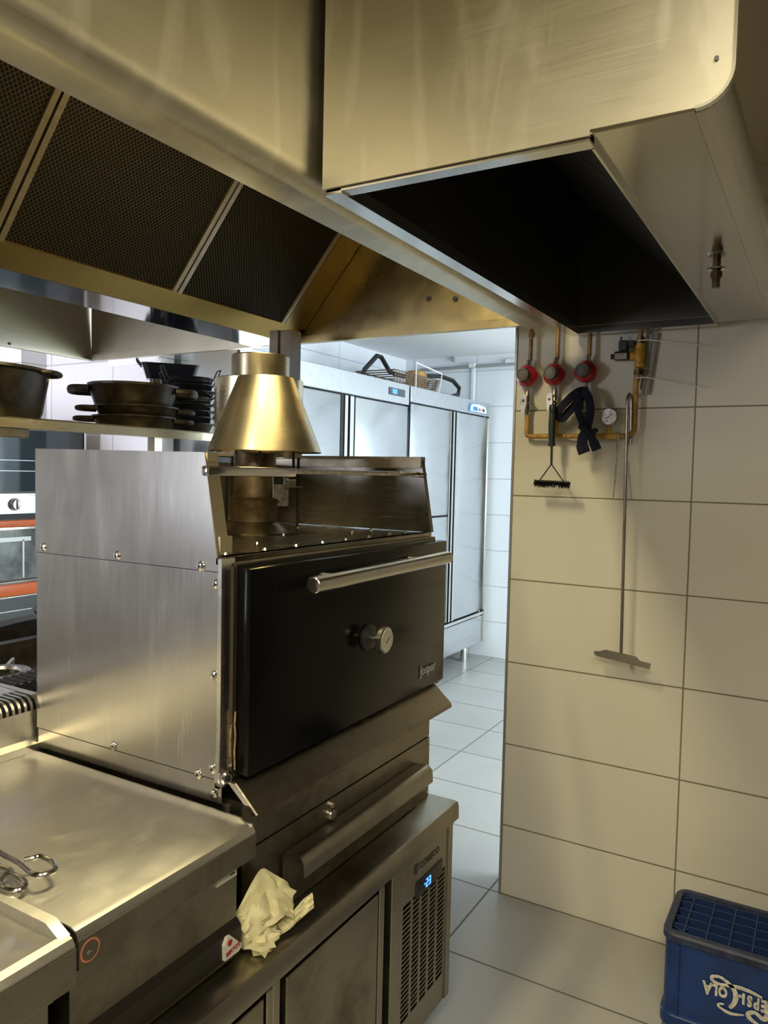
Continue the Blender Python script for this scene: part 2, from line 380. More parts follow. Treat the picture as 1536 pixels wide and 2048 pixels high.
struct('wall_window_side', MB().box(1.75, 1.9, 2.72, 3.35, 0, 2.53).box(1.75, 1.9, 5.45, 5.96, 0, 2.53).box(1.75, 1.9, 3.35, 5.45, 0, .78).box(1.75, 1.9, 3.35, 5.45, 2.32, 2.53).box(1.4, 1.75, 2.66, 2.72, 0, 2.53), WTILEY)
wf = MB()
for a in (3.35, 4.37, 5.40): wf.box(1.76, 1.82, a, a+.05, .78, 2.32)
wf.box(1.76, 1.82, 3.35, 5.45, .78, .83).box(1.76, 1.82, 3.35, 5.45, 2.27, 2.32)
struct('window_1', wf, plain('window_frame_white', (.8, .8, .8), .4))

struct('window_2', MB().box(-4.22, -3.02, -2.52, -2.47, 1.07, 1.11).box(-4.22, -3.02, -2.52, -2.47, 2.13, 2.17).box(-4.22, -4.18, -2.52, -2.47, 1.11, 2.13).box(-3.06, -3.02, -2.52, -2.47, 1.11, 2.13), plain('window_frame_white2', (.8, .8, .8), .4))

# ================================================================== LEFT (ISLAND) HOOD
YE = 2.33      # inner face of the far end
hood = thing('extractor_hood', 'large stainless island extractor hood with black mesh filters on the left', 'extractor hood', (-1.85, .6, 2.0))
# right side panel with a rolled lower edge and a flat flange under it
prof = [(-.790, 2.459), (-.790, 2.046)] + arc(-.826, 2.040, .036, 0, -78, 7) + [(-.862, 2.001), (-.862, 2.020)]
part('side_panel', MB().sheet(prof, 1, -1.25, 2.385, .003), HOOD, hood, 'gold-lit brushed outer panel')
# far end panel: vertical, with a lower lip
for xa, xb, mm in ((-2.905, -1.945, HOODIN_LIT), (-1.944, -.862, HOODIN)):  # one panel in two tones; the left half's daylight is in its colour
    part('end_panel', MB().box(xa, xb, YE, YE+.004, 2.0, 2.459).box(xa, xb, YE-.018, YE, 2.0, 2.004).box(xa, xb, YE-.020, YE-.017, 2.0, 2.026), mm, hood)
for (x, z) in ((-1.20, 2.118), (-1.10, 2.108), (-1.005, 2.092), (-.95, 2.075)):
    part('bolt_hole', MB().lathe([(.0085, 0), (.0085, .004)], (x, YE-.003, z), (0, -1, 0), 10), BLACK, hood)
lb = MB().sheet([(-2.935, 2.459), (-2.905, 2.026), (-2.905, 2.002), (-2.885, 2.002)], 1, -1.25, YE, .003)
part('side_panel', lb, HOODIN_LIT, hood)  # daylit brightness carried by the colour here too
part('edge_rivet', MB().lathe([(.006, 0), (.004, .004)], (-2.900, 1.93, 2.016), (1, 0, 0), 10), CHROME, hood)
part('corner_clip', MB().box(-2.902, -2.884, YE-.024, YE-.020, 2.0, 2.026), CHROME, hood)
part('end_panel', MB().box(-2.905, -.792, -1.25, -1.246, 2.0, 2.459), HOOD, hood)
# gutter and the mirror-polished underside of the filter housing
gb = MB().sheet([(-1.722, 2.062), (-1.714, 2.052), (-1.762, 2.003), (-1.772, 2.003)], 1, -1.24, YE-.022, .0025)
part('grease_gutter', gb, GUTTER, hood, 'golden grease gutter')
ub = MB().box(-1.945, -1.764, -1.24, YE-.004, 2.001, 2.004)
part('underside_plate', ub, MIRROR, hood, 'mirror-polished plate')
# filters lean from the gutter up towards the side panel
FS = 1.19
def fz(x): return 2.052 + FS*(x+1.716)
XT = -1.375
def filt_pt(x, y, n=0): return (x - n*.765, y, fz(x) + n*.643)
FMAT = meshmat('filter_mesh', 1, 2, (.0118, .0110), .13, wire=(.036, .027, .010))
FFR = steel('filter_frame', (.36, .29, .18), .40, (60, 3, 60), .1, dirt=.6, dirtcol=(.12, .085, .05), dscale=20)
FFR2 = steel('filter_frame_grey', (.42, .36, .30), .45, (60, 3, 60), .1, dirt=.5, dirtcol=(.2, .15, .12), dscale=20)
def slab(mb, x0, x1, y0, y1, n0, n1):
    P = [filt_pt(x, y, n) for n in (n0, n1) for (x, y) in ((x0, y0), (x1, y0), (x1, y1), (x0, y1))]
    v = [mb.bm.verts.new(p) for p in P]
    for f in ((3, 2, 1, 0), (4, 5, 6, 7), (0, 1, 5, 4), (1, 2, 6, 5), (2, 3, 7, 6), (3, 0, 4, 7)): mb.bm.faces.new([v[i] for i in f])
    return mb
for i, (a, b) in enumerate(((-.605, -.05), (-.03, .525), (.545, 1.103), (1.110, 1.677), (1.684, 2.202))):
    fm = MB(); slab(fm, -1.714, XT, a+.014, b-.014, .004, .012)
    f = part('filter', fm, FMAT, hood, 'black honeycomb grease filter')
    fr = MB(); slab(fr, -1.716, XT, a, a+.015, -.003, .010); slab(fr, -1.716, XT, b-.015, b, -.003, .010)
    slab(fr, XT-.012, XT, a+.015, b-.015, -.003, .010)
    part('filter_frame', fr, FFR2 if i == 4 else FFR, f)
part('blanking_strip', slab(MB(), -1.716, XT, 2.206, YE-.003, -.002, .006), HOODIN, hood)
for ya_ in (1.25, .20):
    part('lamp_housing', MB().box(-1.115, -1.005, ya_-.27, ya_+.27, 2.447, 2.452), PAINTW, hood)
part('top_liner', MB().box(XT, -.80, -1.24, YE-.002, 2.452, 2.457).prism([(-1.94, 2.005), (-2.32, 2.455), (-2.314, 2.456), (-1.935, 2.006)], 1, -1.24, YE-.004), DARKIN, hood)
part('ceiling_box', MB().box(-2.3, XT-.001, -1.24, YE-.004, 2.453, 2.458), DARKIN, hood)

# ================================================================== RIGHT HOOD
h2 = thing('extractor_hood', 'stainless extractor hood facing the camera, with black interior, hung before the tiled wall', 'extractor hood', (-.45, 1.8, 2.0))
X0, X1, XR, Y0, Y1 = -.768, -.318, -.130, 1.085, 2.535
# front panel: rounded lower right corner, small step where the opening starts
fp = [(X0, 2.458), (X0, 2.004), (-.312, 2.004), (-.312, 2.012)] + arc(XR-.045, 2.012+.045, .045, -90, 0, 8) + [(XR, 2.458)]
fpo = MB().prism(fp, 1, Y0, Y0+.006)
part('front_panel', fpo, HOOD, h2, 'gold-lit brushed front')
edge = arc(XR-.045, 2.012+.045, .045, -90, 0, 8) + [(XR, 2.458)]
em = MB().sheet([(p[0]+.001, p[1]) for p in edge], 1, Y0-.002, Y0+.010, .004)
part('rolled_edge', em, plain('polished_edge', (.8, .78, .66), .25, 1), h2)
# flat polished panel underneath on the right, its outer side rising behind the rounded corner
pb = MB().box(-.316, XR-.045, Y0+.006, Y1, 2.008, 2.012)
pb.sheet(arc(XR-.045, 2.010+.045, .045, -90, 0, 6) + [(XR, 2.458)], 1, Y0+.010, Y1, .003)
part('bottom_panel', pb, steel('bottom_panel_steel', (.50, .47, .40), .15, (60, 2, 2), .05, wobble=.05), h2)
part('rim', MB().box(X0, X0+.034, Y0+.008, Y1, 1.996, 2.001).box(X0, X0+.003, Y0+.008, Y1, 2.001, 2.03).box(X0+.031, X0+.034, Y0+.034, Y1-.034, 2.001, 2.02), RIM, h2)
part('rim', MB().box(X0+.034, -.314, Y0+.006, Y0+.034, 1.999, 2.003).box(X0+.034, -.314, Y0+.031, Y0+.034, 2.003, 2.02), RIM, h2)
part('rim', MB().box(X0+.034, -.314, Y1-.034, Y1, 1.997, 2.001).box(X0+.034, -.314, Y1-.034, Y1-.031, 2.001, 2.022), RIM, h2)
part('rim', MB().box(-.318, -.314, Y0+.034, Y1-.034, 1.998, 2.02), RIM, h2)
il = MB().box(X0+.031, X0+.034, Y0+.034, Y1-.034, 2.02, 2.457)
part('inner_panel', il, DARKIN, h2, 'sooty inner side')
part('inner_panel', MB().box(X0+.034, -.318, Y1-.038, Y1-.034, 2.02, 2.457), DARKIN, h2)
part('inner_panel', MB().box(X0+.034, -.318, Y0+.034, Y0+.038, 2.02, 2.457), DARKIN, h2)
part('outer_panel', MB().box(X0, X0+.003, Y0+.006, Y1, 2.03, 2.457).box(X0, XR-.003, Y1-.003, Y1, 2.012, 2.457), HOOD, h2)
FM2 = meshmat('filter_mesh_dark', 1, 2, (.016, .014), .16, wire=(.09, .085, .075), hole=(.012, .012, .012), metal=.4)
for k in range(3):
    ya = Y0+.040 + k*.468; yb = ya+.462
    q = MB()
    P = [(-.322, y, 2.045) for y in (ya, yb)] + [(-.730, y, 2.428) for y in (yb, ya)]
    q.quad(*P).quad(*[(p[0]+.006, p[1], p[2]+.006) for p in P][::-1])
    for i in range(4):
        a = P[i]; b = P[(i+1) % 4]; q.quad(b, a, (a[0]+.006, a[1], a[2]+.006), (b[0]+.006, b[1], b[2]+.006))
    part('filter', q, FM2, h2, 'soot-black mesh filter')
part('filter_gutter', MB().sheet([(-.334, 2.050), (-.322, 2.030), (-.318, 2.022)], 1, Y0+.038, Y1-.038, .002), DARKIN, h2)
nz = part('spray_nozzle', MB().lathe([(.009, 0), (.009, .020), (.013, .022), (.013, .034), (.009, .036), (.009, .058)], (-.237, 1.845, 1.952), (0, 0, 1), 6), SOOTPIPE, h2, 'dark hexagonal nozzle')
part('washer', MB().lathe([(.011, 0), (.019, .001), (.019, .004), (.011, .005)], (-.237, 1.845, 1.990), (0, 0, 1), 20), CHROME, nz)
part('screw', MB().lathe([(.003, 0), (.003, .002)], (-.150, 1.083, 2.068), (0, -1, 0), 8), DARKIN, h2)

# ================================================================== FRIDGE COUNTER (low refrigerated table)
CT = .640
fc = thing('refrigerated_counter', 'low stainless refrigerated counter with blue digital display and louvred grille under the black oven', 'refrigerator', (-1.20, .7, 0))
XF, YC = -.842, 1.862
top = arc(XF-.002, CT-.013, .013, 90, 0, 4)
part('worktop', MB().sheet([(-1.53, CT-.0015)] + [(XF-.002, CT-.0015)] + [(XF+.006, CT-.004), (XF+.011, CT-.012), (XF+.012, CT-.045), (XF, CT-.046)], 1, -.6, YC+.003, .003).box(-1.53, XF+.010, YC+.000, YC+.003, CT-.045, CT-.002), STEELF, fc)
part('carcass', MB().box(-1.52, XF-.035, -.59, YC-.006, .10, CT-.01).box(XF-.035, XF, YC-.030, YC-.004, .10, CT-.046).box(XF-.035, XF-.004, -.59, YC-.03, .10, .135).box(XF-.035, XF-.006, -.59, 1.575, CT-.062, CT-.03), STEELF, fc)
def cdoor(y0, y1):
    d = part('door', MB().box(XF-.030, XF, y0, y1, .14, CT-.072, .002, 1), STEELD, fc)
    part('door_edge', MB().box(XF-.020, XF-.006, y1+.016, y1+.040, .14, CT-.072, .002, 1), STEELF, d)
    part('grip_recess', MB().box(XF-.034, XF-.028, y1, y1+.075, .14, CT-.072), BLACK, d)
    return d
cdoor(1.122, 1.462); cdoor(.64, 1.055); cdoor(.15, .58)
part('post', MB().box(XF-.030, XF, 1.525, 1.568, .10, CT-.055, .002, 1), STEELF, fc)
part('post', MB().box(XF-.030, XF-.004, 1.087, 1.108, .10, CT-.065, .002, 1), STEELF, fc)
comp = part('machine_panel', MB().box(XF-.030, XF-.003, 1.572, 1.832, .475, CT-.050).box(XF-.030, XF-.003, 1.572, 1.832, .135, .178).box(XF-.030, XF-.003, 1.572, 1.586, .178, .475).box(XF-.030, XF-.003, 1.820, 1.832, .178, .475), STEELF, fc)
part('grille_backing', MB().box(XF-.032, XF-.020, 1.586, 1.820, .178, .475), BLACK, comp)
g = MB(); n = 5; wd = (1.820-1.586)/n
for i in range(1, n): yy = 1.586+wd*i; g.box(XF-.012, XF-.003, yy-.0055, yy+.0055, .178, .475)
for i in range(1, n):
    yy = 1.586+wd*i
for k in range(1, 24): zz = .178 + (.475-.178)*k/24; g.box(XF-.010, XF-.0035, 1.586, 1.820, zz-.0022, zz+.0022)
part('grille', g, STEELF, comp, 'louvred vent grille')
lg = MB().text('CORECO', .024, (XF-.0025, 1.672, .532), (0, 1, 0), (0, 0, 1), .001, 1.15, .0006)
part('lettering', lg, plain('logo_dark', (.02, .02, .02), .4), comp)
part('logo_badge', MB().prism([(1.642, .530), (1.640, .550), (1.650, .556), (1.665, .552), (1.662, .536), (1.652, .528)], 0, XF-.003, XF-.002), plain('logo_dark2', (.02, .02, .02), .4), comp)
dsp = part('controller', MB().box(XF-.010, XF+.001, 1.652, 1.800, .462, .506, .004, 2), BLACKP, fc, 'black digital controller')
BLUE = plain('blue_digits', (.02, .05, .5), .4, emit=(.03, .12, 1.0), es=6)
def seg7(mb, ch, x, y, z, w_, h_, t):
    S7 = {'a': (0, w_, h_-t, h_), 'b': (w_-t, w_, h_/2, h_), 'c': (w_-t, w_, 0, h_/2), 'd': (0, w_, 0, t), 'e': (0, t, 0, h_/2), 'f': (0, t, h_/2, h_), 'g': (0, w_, h_/2-t/2, h_/2+t/2)}
    D = {'2': 'abged', '3': 'abgcd', '-': 'g', '0': 'abcdef', '8': 'abcdefg'}
    for s in D[ch]:
        a, b, c_, d_ = S7[s]; mb.box(x, x+.001, y+a, y+b, z+c_, z+d_)
dg = MB(); seg7(dg, '-', XF+.001, 1.690, .476, .006, .02, .002); seg7(dg, '2', XF+.001, 1.700, .474, .011, .021, .0025); seg7(dg, '3', XF+.001, 1.715, .474, .011, .021, .0025)
part('digits', dg, BLUE, dsp, 'glowing blue digits')
lgm = MB()
for (a, b) in ((-.55, -1.48), (YC-.06, -1.48), (YC-.06, XF-.06), (-.55, XF-.06), (.6, XF-.06)): pass
for (yy, xx) in ((-.52, -1.46), (YC-.08, -1.46), (YC-.08, XF-.08), (-.52, XF-.08)):
    part('castor', MB().lathe([(.02, .06), (.02, .10)], (xx, yy, 0), (0, 0, 1), 12).lathe([(.032, -.012), (.034, 0), (.032, .012)], (xx, yy, .034), (0, 1, 0), 16), BLACKP, fc)

# ================================================================== WORKTOP UNIT (right module) with flue riser
ZT = .888; XB = -.862; YR = 1.046; YM = .672
wu = thing('worktop_unit', 'stainless neutral worktop unit with slotted flue riser, in front of the oven side', 'worktop', (-1.2, .86, CT))
lip = [(-1.500, ZT), (XB-.014, ZT), (XB-.005, ZT-.003), (XB-.001, ZT-.010), (XB, ZT-.055), (XB-.006, ZT-.056)]
part('apron_shade', MB().box(XB+.0016, XB+.003, YM, YR, ZT-.0555, ZT-.014), STEELD, wu)  # thin darker skin; dark reflections of the aisle are put into its colour
t = MB().sheet(lip, 1, YM, YR, .003)
t.box(-1.500, XB-.004, YR-.004, YR, ZT-.055, ZT+.002)
t.prism([(-1.500, ZT), (-1.500, ZT+.012), (XB-.030, ZT+.010), (XB-.005, ZT-.004)], 1, YR-.008, YR-.004)
part('top', t, STEELH, wu)
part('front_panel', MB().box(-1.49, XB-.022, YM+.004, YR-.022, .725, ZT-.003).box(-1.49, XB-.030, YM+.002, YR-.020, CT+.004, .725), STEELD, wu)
part('plinth', MB().prism([(XB-.023, .724), (XB-.012, .712), (XB-.012, .668), (XB-.030, .650), (-1.3, .650), (-1.3, .724)], 1, YM+.002, YR-.020), plain('plinth_dark', (.035, .032, .027), .35, .7), wu)
for xx in (-1.45, -.96): part('fixing_foot', MB().box(xx, xx+.03, YM+.02, YR-.04, CT, CT+.006), BLACKP, wu)
badge = part('badge', MB().prism([(.978, .672), (.976, .700), (.984, .712), (.992, .711), (1.018, .684), (1.021, .676), (1.014, .671)], 0, XB-.012, XB-.006), plain('badge_white', (.62, .60, .55), .3), wu, 'triangular maker badge')
REDI = plain('badge_red', (.35, .02, .02), .4)
part('lettering', MB().text("BERTO'S", .0105, (XB-.0055, .9805, .6775), (0, 1, .12), (0, -.1, 1), .0006, .92, .0003, sx=.98), REDI, badge)
part('emblem', MB().lathe([(.0058, 0), (.0058, .0006)], (XB-.0058, .990, .6995), (1, 0, 0), 16), REDI, badge)
lab = plain('label_strip', (.50, .49, .44), .35)
st = part('label_strip', MB().box(XB-.021, XB-.006, .955, 1.006, .814, .828), lab, wu)
part('print', MB().box(XB-.006, XB-.0054, .988, 1.000, .820, .8225), BLACKP, st)
sk = part('round_sticker', MB().lathe([(.0165, 0), (.0165, .0005)], (XB+.003, .690, .853), (1, 0, 0), 28), plain('sticker_orange', (.45, .16, .08), .45), wu, 'round orange-rimmed sticker')
part('sticker_centre', MB().lathe([(.0135, 0), (.0135, .0005)], (XB+.0035, .690, .853), (1, 0, 0), 28), plain('sticker_grey', (.10, .085, .065), .3, .4), sk)
part('sticker_symbol', MB().text('o-', .010, (XB+.0043, .684, .849), (0, 1, 0), (0, 0, 1), .0003), plain('sticker_print', (.35, .30, .22), .4), sk)
# riser: rounded stainless flue box with slots wrapping over its front edge
def riser(parent, y0, y1, x0, z0, ztop, depth, ns):
    prof = [(x0+.012, z0), (x0+.012, z0+.016), (x0, z0+.026)] + [(x0, ztop-.028)] + [(x0-.026+.026*math.cos(math.radians(a)), ztop-.026+.026*math.sin(math.radians(a))) for a in (15, 35, 55, 75, 90)] + [(x0-depth, ztop)]
    m = MB().sheet(prof[:4], 1, y0, y1, .0025)
    m.sheet(prof[3:], 1, y0, y0+.012, .0025).sheet(prof[3:], 1, y1-.018, y1, .0025)
    span = (y1-.018)-(y0+.012); st_ = span/ns
    for k in range(ns):
        a = y0+.012+st_*k; m.sheet(prof[3:-1] + [(x0-.075, ztop)], 1, a, a+st_*.42, .0025)
    m.sheet([(x0-.072, ztop), (x0-depth, ztop)], 1, y0+.01, y1-.016, .0025)
    m.prism([(x0+.012, z0), (x0+.012, z0+.016), (x0, z0+.026), (x0, ztop-.026), (x0-.008, ztop-.008), (x0-.026, ztop), (x0-depth, ztop), (x0-depth, z0)], 1, y1-.003, y1)
    o = part('flue_riser', m, STEELH, parent)
    part('riser_core', MB().box(x0-depth+.004, x0-.012, y0+.004, y1-.006, z0+.01, ztop-.014), BLACK, o)
riser(wu, YM+.004, 1.085, -1.510, ZT+.002, 1.008, .18, 26)

# ================================================================== LEFT MODULE with a recessed tray
fu = thing('chip_scuttle_unit', 'stainless counter unit with a recessed rounded tray, cut by the left edge of the picture', 'worktop', (-1.2, .3, CT))
YL0 = -.12
outer = rrect(-1.49, XB-.004, YL0, YM-.004, .0005, 5)
def lp(x0, x1, y0, y1, r, z): return [(a, b, z) for a, b in rrect(x0, x1, y0, y1, r, 5)]
bm_ = MB().loops([lp(-1.49, XB-.016, YL0, YM-.018, .001, ZT-.006), lp(-1.38, -.905, .02, .635, .045, ZT-.006), lp(-1.374, -.911, .026, .629, .042, ZT-.010), lp(-1.345, -.945, .055, .595, .035, ZT-.042), lp(-1.335, -.955, .065, .585, .03, ZT-.046)], cap1=True)
part('tray', bm_, STEELH, fu)
fr_ = MB().sheet([(XB-.016, ZT-.006), (XB-.004, ZT-.009), (XB+.001, ZT-.016), (XB+.002, ZT-.072), (XB-.006, ZT-.073)], 1, YL0, YM-.006, .003)
fr_.prism([(-1.50, ZT-.006), (-1.50, ZT+.009), (XB-.040, ZT+.009), (XB-.010, ZT-.006)], 1, YM-.021, YM-.004)
part('rolled_front', fr_, STEELH, fu)
part('apron_shade', MB().box(XB+.0036, XB+.005, YL0, YM-.006, ZT-.0725, ZT-.020), STEELD, fu)  # dark skin as on the right module, reflected darkness in its colour
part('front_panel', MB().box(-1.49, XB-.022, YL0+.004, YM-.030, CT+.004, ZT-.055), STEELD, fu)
cp = part('control_panel', MB().box(XB-.021, XB-.012, .10, .595, .66, .765, .004, 2), plain('panel_black', (.012, .014, .016), .15), fu)
part('panel_frame', MB().box(XB-.0115, XB-.009, .10, .598, .764, .767).box(XB-.0115, XB-.009, .595, .598, .66, .767), CHROMED, cp)
part('knob', MB().lathe([(.022, 0), (.022, .004), (.018, .006), (.016, .024), (.013, .026)], (XB-.012, .55, .722), (1, 0, 0), 24), BLACKP, cp)
ls = part('label_strip', MB().box(XB-.021, XB-.008, .585, .640, .804, .818), lab, fu)
part('print', MB().box(XB-.0082, XB-.0074, .608, .634, .8095, .8125), BLACKP, ls)
riser(fu, YL0, YM-.002, -1.510, ZT+.002, 1.008, .18, 28)
for xx in (-1.45, -.96): part('fixing_foot', MB().box(xx, xx+.03, 0, YM-.06, CT, CT+.006), BLACKP, fu)

# tongs lying across both modules (two bent-wire handles)
tg = thing('tongs', 'chromed wire serving tongs with two looped handles on the worktop', 'tongs', (-1.05, .70, ZT+.012))
zt = ZT+.019
l1 = [(-1.24, .735), (-1.108, .716), (-1.05, .712), (-1.009, .704), (-.998, .704), (-.990, .709), (-.986, .722), (-.990, .732), (-1.012, .742), (-1.040, .742), (-1.046, .732), (-1.052, .722)]
l2 = [(-1.22, .715), (-1.10, .703), (-1.060, .705), (-1.048, .700), (-1.020, .698), (-1.004, .692), (-.998, .682), (-1.004, .672), (-1.022, .668), (-1.038, .672), (-1.052, .688), (-1.056, .700)]
TONG = plain('tong_wire', (.42, .41, .40), .16, 1)
part('handle', MB().tube(smooth([(x, y, zt+.006) for x, y in l1], 4), .0040, 10), TONG, tg)
part('handle', MB().tube(smooth([(x, y, zt-.005) for x, y in l2], 4), .0040, 10), TONG, tg)
part('pivot', MB().lathe([(.006, 0), (.006, .022)], (-1.23, .725, ZT), (0, 0, 1), 12), CHROME, tg)

# ================================================================== CHARCOAL OVEN
YA, YB = 1.060, 1.880; XO = -.962; XK = -1.498; ZB = .897; ZO = 1.364
ov = thing('charcoal_oven', 'large charcoal oven with glossy black door, steel bar handle and stainless sides', 'oven', (-1.2, 1.47, CT))
part('body', MB().box(XK+.004, XO-.012, YA+.004, YB-.004, .90, ZO-.006), STEELF, ov)
part('side_panel', MB().box(XK, XO, YA, YA+.003, ZB+.045, 1.340).box(XK, XO+.004, YA+.0035, YA+.006, ZB, ZB+.05), STEEL, ov, 'large brushed side panel')
part('side_panel', MB().box(XK, XO, YB-.003, YB, ZB, 1.340), STEEL, ov)
part('panel_seam', MB().box(XK, XO, YA-.0006, YA+.001, 1.3335, 1.3355), BLACK, ov)  # black strips stand in for the shadow lines at the seams
part('panel_seam', MB().box(XK, XO, YA-.0005, YA+.002, ZB+.0445, ZB+.0460), BLACK, ov)
# upper wings
wing = [(XK, 1.3355), (XK, 1.561), (-1.003, 1.556), (-.967, 1.350), (-.967, 1.3355)]
wm = MB().prism(wing, 1, YA-.004, YA-.001)
part('wing', wm, STEEL, ov, 'raised left side wing')
wi = MB().prism([(-1.003, 1.556), (-1.000, 1.540), (-.9655, 1.350), (-.967, 1.340), (-.972, 1.340), (-1.008, 1.556)], 1, YA-.003, YA+.030)
wi.box(-1.05, -1.000, YA+.001, YA+.030, 1.535, 1.556).box(-1.0, -.966, YA+.001, YA+.034, 1.366, 1.400)
part('wing_flange', wi, BRASSY, ov)
wr = MB().prism([(XK, 1.366), (XK, 1.562), (-.975, 1.562), (-.945, 1.380), (-.940, 1.366)], 1, YB+.002, YB+.006)
wr.prism([(-.990, 1.562), (-.972, 1.562), (-.938, 1.366), (-.956, 1.366)], 1, YB-.012, YB+.006)
wr.box(XK, -.950, YB-.014, YB+.002, 1.366, 1.402).box(XK, -.952, YB-.006, YB+.002, 1.402, 1.418)
part('wing', wr, steel('wing_dark', (.20, .19, .17), .26, (3, 3, 80), .06, dirt=.3, dirtcol=(.08, .07, .05)), ov, 'raised right side wing')
part('wing_cap', MB().box(XK, -.972, YB-.016, YB+.010, 1.540, 1.572), STEELD, ov)
part('back_panel', MB().box(XK-.004, XK, YA, YB, 1.35, 1.545), BRASSY, ov)
# warming rail across the front between the wings
rl = MB().box(-.998, -.984, YA-.012, YB+.018, 1.518, 1.530, .003, 2)
part('warming_rail', rl, CHROMED, ov)
part('rail_sleeve', MB().box(-1.001, -.981, 1.045, 1.312, 1.512, 1.531, .004, 2), CHROME, ov, 'brighter flat sleeve on the rail')
part('rail_hook', MB().tube([(-.980, 1.77, 1.528), (-.980, 1.91, 1.529), (-.980, 1.915, 1.524), (-.980, 1.91, 1.519), (-.980, 1.80, 1.519)], .0022, 8), CHROME, ov)
part('warming_rail', MB().box(-1.46, -1.448, YA, YB, 1.518, 1.530, .003, 2), CHROMED, ov)
# top plate
tp = MB().box(XK, XO+.010, YA+.002, YB+.020, ZO-.010, ZO).box(XO-.012, XO+.012, YA-.004, YB+.020, ZO-.018, ZO, .003, 2)
part('top_plate', tp, steel('top_plate_dark', (.17, .155, .12), .22, (60, 3, 3), .12, dirt=.5, dirtcol=(.05, .04, .03), dscale=12), ov, 'dark greasy top plate')
for (x, y) in ((-.966, 1.078), (-.966, 1.19), (-.968, 1.295), (-.970, 1.395), (-.972, 1.492), (-.974, 1.60), (-.986, 1.722), (-.990, 1.82), (-1.06, 1.279), (-1.086, 1.70), (-1.10, 1.82), (-1.272, 1.709), (-1.42, 1.80), (-1.16, 1.50)):
    part('screw', MB().lathe([(.0045, 0), (.0058, .002), (.0040, .0065), (.001, .0075)], (x, y, ZO), (0, 0, 1), 10), CHROME, ov)
# rivets of the side
for (x, z, yy) in ((-1.469, 1.347, YA-.004), (-1.236, 1.346, YA-.004), (-1.008, 1.343, YA-.004), (-1.248, .951, YA), (-1.012, .944, YA), (-.975, .912, YA+.003), (-.972, 1.312, YA), (-.974, 1.14, YA), (-.976, .962, YA)):
    rv = part('rivet', MB().lathe([(.0095, 0), (.0085, .0035), (.0045, .005)], (x, yy, z), (0, -1, 0), 14), CHROME, ov)
    part('socket', MB().lathe([(.0028, 0), (.0028, .0006)], (x, yy-.005, z), (0, -1, 0), 6), BLACK, rv)
# front frame, dark recess, arm of the door and its pivot
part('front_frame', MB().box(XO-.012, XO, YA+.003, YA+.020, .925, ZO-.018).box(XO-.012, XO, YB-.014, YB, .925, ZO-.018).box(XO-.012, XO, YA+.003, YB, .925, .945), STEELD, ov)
part('recess', MB().box(XO-.014, XO-.010, YA+.02, YB-.014, .945, ZO-.018), BLACK, ov)
arm = [(1.040+(a-1.042)*1.5, b) for a, b in [(1.042, 1.362), (1.066, 1.362), (1.064, 1.20), (1.061, 1.02), (1.064, .995), (1.075, .975), (1.076, .955), (1.068, .938), (1.046, .938), (1.040, .950), (1.042, .985), (1.043, 1.05)]]
ar = part('door_arm', MB().prism([(a, b) for a, b in arm], 0, -.952, -.943), steel('arm_steel', (.72, .70, .64), .24, (20, 20, 3), .10, dirt=.3, dirtcol=(.25, .18, .09), dscale=26, wobble=.25), ov, 'shiny cast arm at the left edge of the door')
part('pivot_bolt', MB().lathe([(.0135, 0), (.0135, .010), (.010, .013)], (-.943, 1.053, .957), (1, -.25, 0), 8), CHROME, ar)
part('bolt_socket', MB().lathe([(.006, 0), (.006, .001)], (-.9295, 1.0500, .957), (1, -.25, 0), 6), BLACK, ar)
# door
XD = -.905
dr = part('door', MB().box(XD-.030, XD, 1.076, 1.905, .955, 1.343, .004, 2), BLACKG, ov, 'glossy black enamel door')
part('door_liner', MB().box(XD-.048, XD-.030, 1.0725, 1.895, .945, 1.350, .003, 2), plain('liner_black', (.02, .018, .015), .3, .6), dr)
part('door_trim', MB().box(XD-.040, XD-.034, 1.0695, 1.0725, .955, 1.345).box(XD-.046, XD-.032, 1.0725, 1.893, 1.350, 1.3525), STEELD, dr)
part('worn_edge', MB().tube([(XD-.030, 1.0735, 1.075), (XD-.031, 1.0728, 1.05), (XD-.029, 1.0735, 1.03), (XD-.031, 1.073, 1.00), (XD-.030, 1.0735, .965)], .0016, 6).tube([(XD-.036, 1.0690, 1.05), (XD-.038, 1.0685, 1.02), (XD-.037, 1.0690, .99)], .0014, 6), plain('rust', (.35, .24, .13), .7, noise=.4, nscale=200), dr)
hb = part('handle', MB().lathe([(.0145, 0), (.0160, .001), (.0160, .594), (.0145, .595)], (-.845, 1.188, 1.3065), (0, 1, .008), 28), steel('handle_steel', (.55, .52, .45), .22, (60, 3, 60), .06, dirt=.25, dirtcol=(.3, .26, .2), dscale=15), dr, 'thick round steel bar handle')
part('stand_off', MB().lathe([(.009, 0), (.009, .060)], (XD, 1.30, 1.307), (1, 0, 0), 14).lathe([(.009, 0), (.009, .060)], (XD, 1.68, 1.310), (1, 0, 0), 14), CHROMED, hb)
th = part('thermometer', MB().lathe([(.007, 0), (.007, .028), (.0105, .030), (.0105, .034), (.024, .037), (.0300, .040), (.0300, .050), (.0268, .052)], (XD, 1.492, 1.145), (1, 0, 0), 32), CHROMED, dr, 'round dial thermometer')
part('collar', MB().lathe([(.031, 0), (.031, .006), (.024, .012), (.010, .014)], (XD, 1.492, 1.145), (1, 0, 0), 28), BLACKP, th)
part('dial', MB().lathe([(.0262, 0), (.0262, .0006)], (XD+.0521, 1.492, 1.145), (1, 0, 0), 32), plain('dial_face', (.50, .49, .40), .3), th)
tk = MB()
